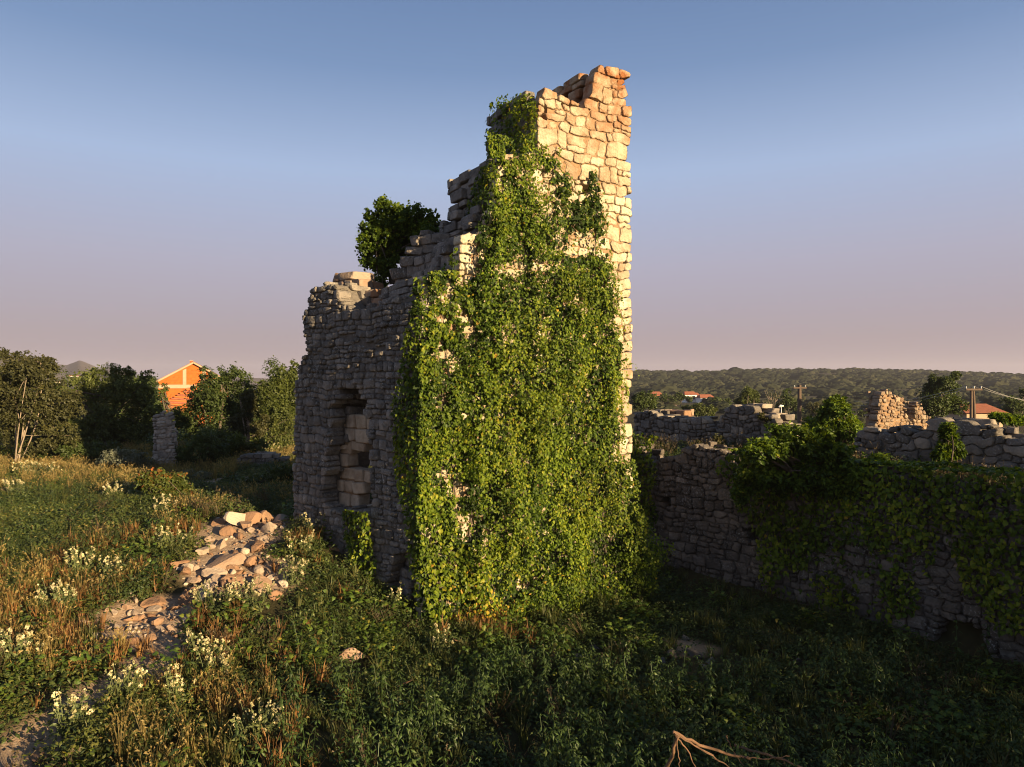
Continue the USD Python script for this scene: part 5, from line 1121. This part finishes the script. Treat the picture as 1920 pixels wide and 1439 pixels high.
# scrub on the far hill
rng = np.random.default_rng(420); n = 15000; iu = rng.integers(0, HX.shape[0], n); iv = rng.integers(3, 62, n)
P = np.stack([HX[iu, iv] + rng.normal(0, 4, n), HD[iu, iv] + rng.normal(0, 5, n), HZ[iu, iv]], 1)
keep = meshkit.fbm(P * [.006, .02, 0], 4, 6) > .46; P = P[keep]
pi = UsdGeom.PointInstancer.Define(stage, numbered('/World', 'hillside_scrub')); tg = []
for i in range(4):
    m = trimesh.creation.icosphere(2); v = np.array(m.vertices); v = v * (.6 + .8 * meshkit.fbm(v * 2.2 + i * 9, 3, i))[:, None] * [1.25, 1.25, .8]; tg.append(put('bush', v, m.faces, 'scrub', '/World/hillside_scrub').GetPath())
pi.CreatePrototypesRel().SetTargets(tg); pi.CreatePositionsAttr(Vt.Vec3fArray.FromNumpy(P.astype(np.float32))); pi.CreateProtoIndicesAttr(Vt.IntArray.FromNumpy(rng.integers(0, 4, len(P)).astype(np.int32)))
s = rng.gamma(4, .42, len(P)) + .5; pi.CreateScalesAttr(Vt.Vec3fArray.FromNumpy(np.repeat(s[:, None], 3, 1).astype(np.float32)))
tag(pi.GetPrim(), 'dark green scrub dotting the long hill', 'scrub', kind='stuff')
# trees of the valley floor, far off
rng = np.random.default_rng(430); n = 500; d = rng.uniform(110, 420, n); u = rng.uniform(-1100, 1300, n); P = np.stack([u / F * d, d, np.full(n, -1.4)], 1)
pi = UsdGeom.PointInstancer.Define(stage, numbered('/World', 'valley_scrub')); tg = []
for i in range(3):
    m = trimesh.creation.icosphere(3); v = np.array(m.vertices); v = v * (.55 + .9 * meshkit.fbm(v * 2.6 + i * 9, 4, i))[:, None] * [1.3, 1.3, .8]; tg.append(put('bush', v, m.faces, 'scrub', '/World/valley_scrub').GetPath())
pi.CreatePrototypesRel().SetTargets(tg); pi.CreatePositionsAttr(Vt.Vec3fArray.FromNumpy(P.astype(np.float32))); pi.CreateProtoIndicesAttr(Vt.IntArray.FromNumpy(rng.integers(0, 3, n).astype(np.int32)))
s = rng.uniform(1.0, 2.6, n); pi.CreateScalesAttr(Vt.Vec3fArray.FromNumpy(np.repeat(s[:, None], 3, 1).astype(np.float32)))
tag(pi.GetPrim(), 'far off dark trees and hedges of the valley floor', 'scrub', kind='stuff')

# ------------------------------------------------------------ dead branches and twigs
rng = np.random.default_rng(440)
br = thing('dead_branch', 'bare brown dead branches lying at the bottom edge', 'branch')
D = 7.5
def bpt(x, y, dd=0): return at(x, y, D + dd)
for pts, r in [([(1245, 1445, .1), (1262, 1415, 0), (1268, 1378, -.1), (1262, 1373, -.1)], .022), ([(1262, 1374, -.1), (1300, 1392, 0), (1370, 1417, .1), (1405, 1422, .2)], .020), ([(1266, 1378, -.1), (1310, 1402, -.05), (1368, 1440, 0)], .012), ([(1268, 1380, -.1), (1285, 1402, -.1), (1312, 1450, -.1)], .010),
               ([(1269, 1382, -.15), (1270, 1400, -.15), (1277, 1450, -.15)], .010), ([(1375, 1398, .4), (1420, 1410, .3), (1470, 1425, .2), (1520, 1445, .1)], .016), ([(1400, 1420, .2), (1440, 1424, .2), (1480, 1418, .2)], .008), ([(1362, 1378, .3), (1370, 1400, .3), (1395, 1440, .2)], .007), ([(1264, 1376, -.1), (1330, 1415, -.1), (1400, 1460, -.1)], .008)]:
    q = np.array([bpt(*p) for p in pts]); s = np.linspace(0, len(q) - 1, 14); line = np.stack([np.interp(s, np.arange(len(q)), q[:, i]) for i in range(3)], 1) + rng.normal(0, .006, (14, 3))
    put('branch', *tube(line, np.linspace(r, r * .6, 14), 6), 'dead_wood', br, True)
for (x0, y0, x1, y1, lab, r) in [(733, 1290, 775, 1276, 'short brown stick in the grass below the tower', .018), (1585, 1358, 1635, 1430, 'thin grey stalk leaning in the shaded weeds', .008), (1760, 1290, 1700, 1330, 'pale twig in the dark corner', .006), (885, 1208, 850, 1200, 'orange twig at the foot of the ivy', .010)]:
    a = gpt(x0, y0); d = a[1]; A, B = at(x0, y0, d - .1), at(x1, y1, d - .25); s = np.linspace(0, 1, 8)[:, None]
    tag(put('twig', *tube(A * (1 - s) + B * s + rng.normal(0, .008, (8, 3)), np.linspace(r, r * .6, 8), 6), 'dead_wood', '/World', True), lab, 'twig')

# unseen bushes added right of the camera to shade the foreground
for i, (x, y, h) in enumerate([(7.0, .9, 2.2), (8.4, 2.2, 2.5), (9.9, 3.6, 2.5), (11.2, 4.7, 2.6), (12.5, 5.6, 2.6)]):
    tree('shrub', ['added shade casting bush outside the frame right of the camera, nearest', 'added shade casting bush outside the frame right of the camera, middle one', 'added shade casting bush outside the frame right of the camera, third', 'added shade casting bush outside the frame right of the camera, fourth', 'added shade casting bush outside the frame right of the camera, farthest'][i], 'shrub', (x, y, float(ground_z(x, y))), [(0, 0, h * .55, 1.1, 1.1, h * .5), (.4, .3, h * .8, .8, .8, h * .3)], 4000, .09, 'dark_leaf', 450 + i, stems=3, trunk_r=.03)

for i, t_ in enumerate((10.6, 12.4, 14.2, 16.0)):  # unseen bushes added on the wall top to shade the lower ivy
    q = WA + WD * t_ + WN * .5
    tree('shrub', ['added shade casting bush on the terrace wall beyond the right picture edge, first', 'added shade casting bush on the terrace wall beyond the right picture edge, second', 'added shade casting bush on the terrace wall beyond the right picture edge, third', 'added shade casting bush on the terrace wall beyond the right picture edge, last'][i], 'shrub', (q[0], q[1], 2.7), [(0, 0, .8, 1.1, 1.1, 1.0), (.3, -.4, 1.4, .8, .8, .6)], 4000, .09, 'dark_leaf', 460 + i, stems=3, trunk_r=.03)

# ------------------------------------------------------------ haze
M('haze', {'v': ('principled_volume', {'color': (0.78, 0.77, 0.85), 'density': 0.00014, 'anisotropy': 0.1})}, [], surface=None, volume='v.volume')
hx = float(np.abs(GX).max()) + 60; hv, hf = boxm((0, 40, 46.5), (2 * hx + 200, 2 * hx + 300, 100.0))
tag(put('haze', hv, hf, 'haze'), 'thin evening haze over the valley', 'haze', kind='stuff')
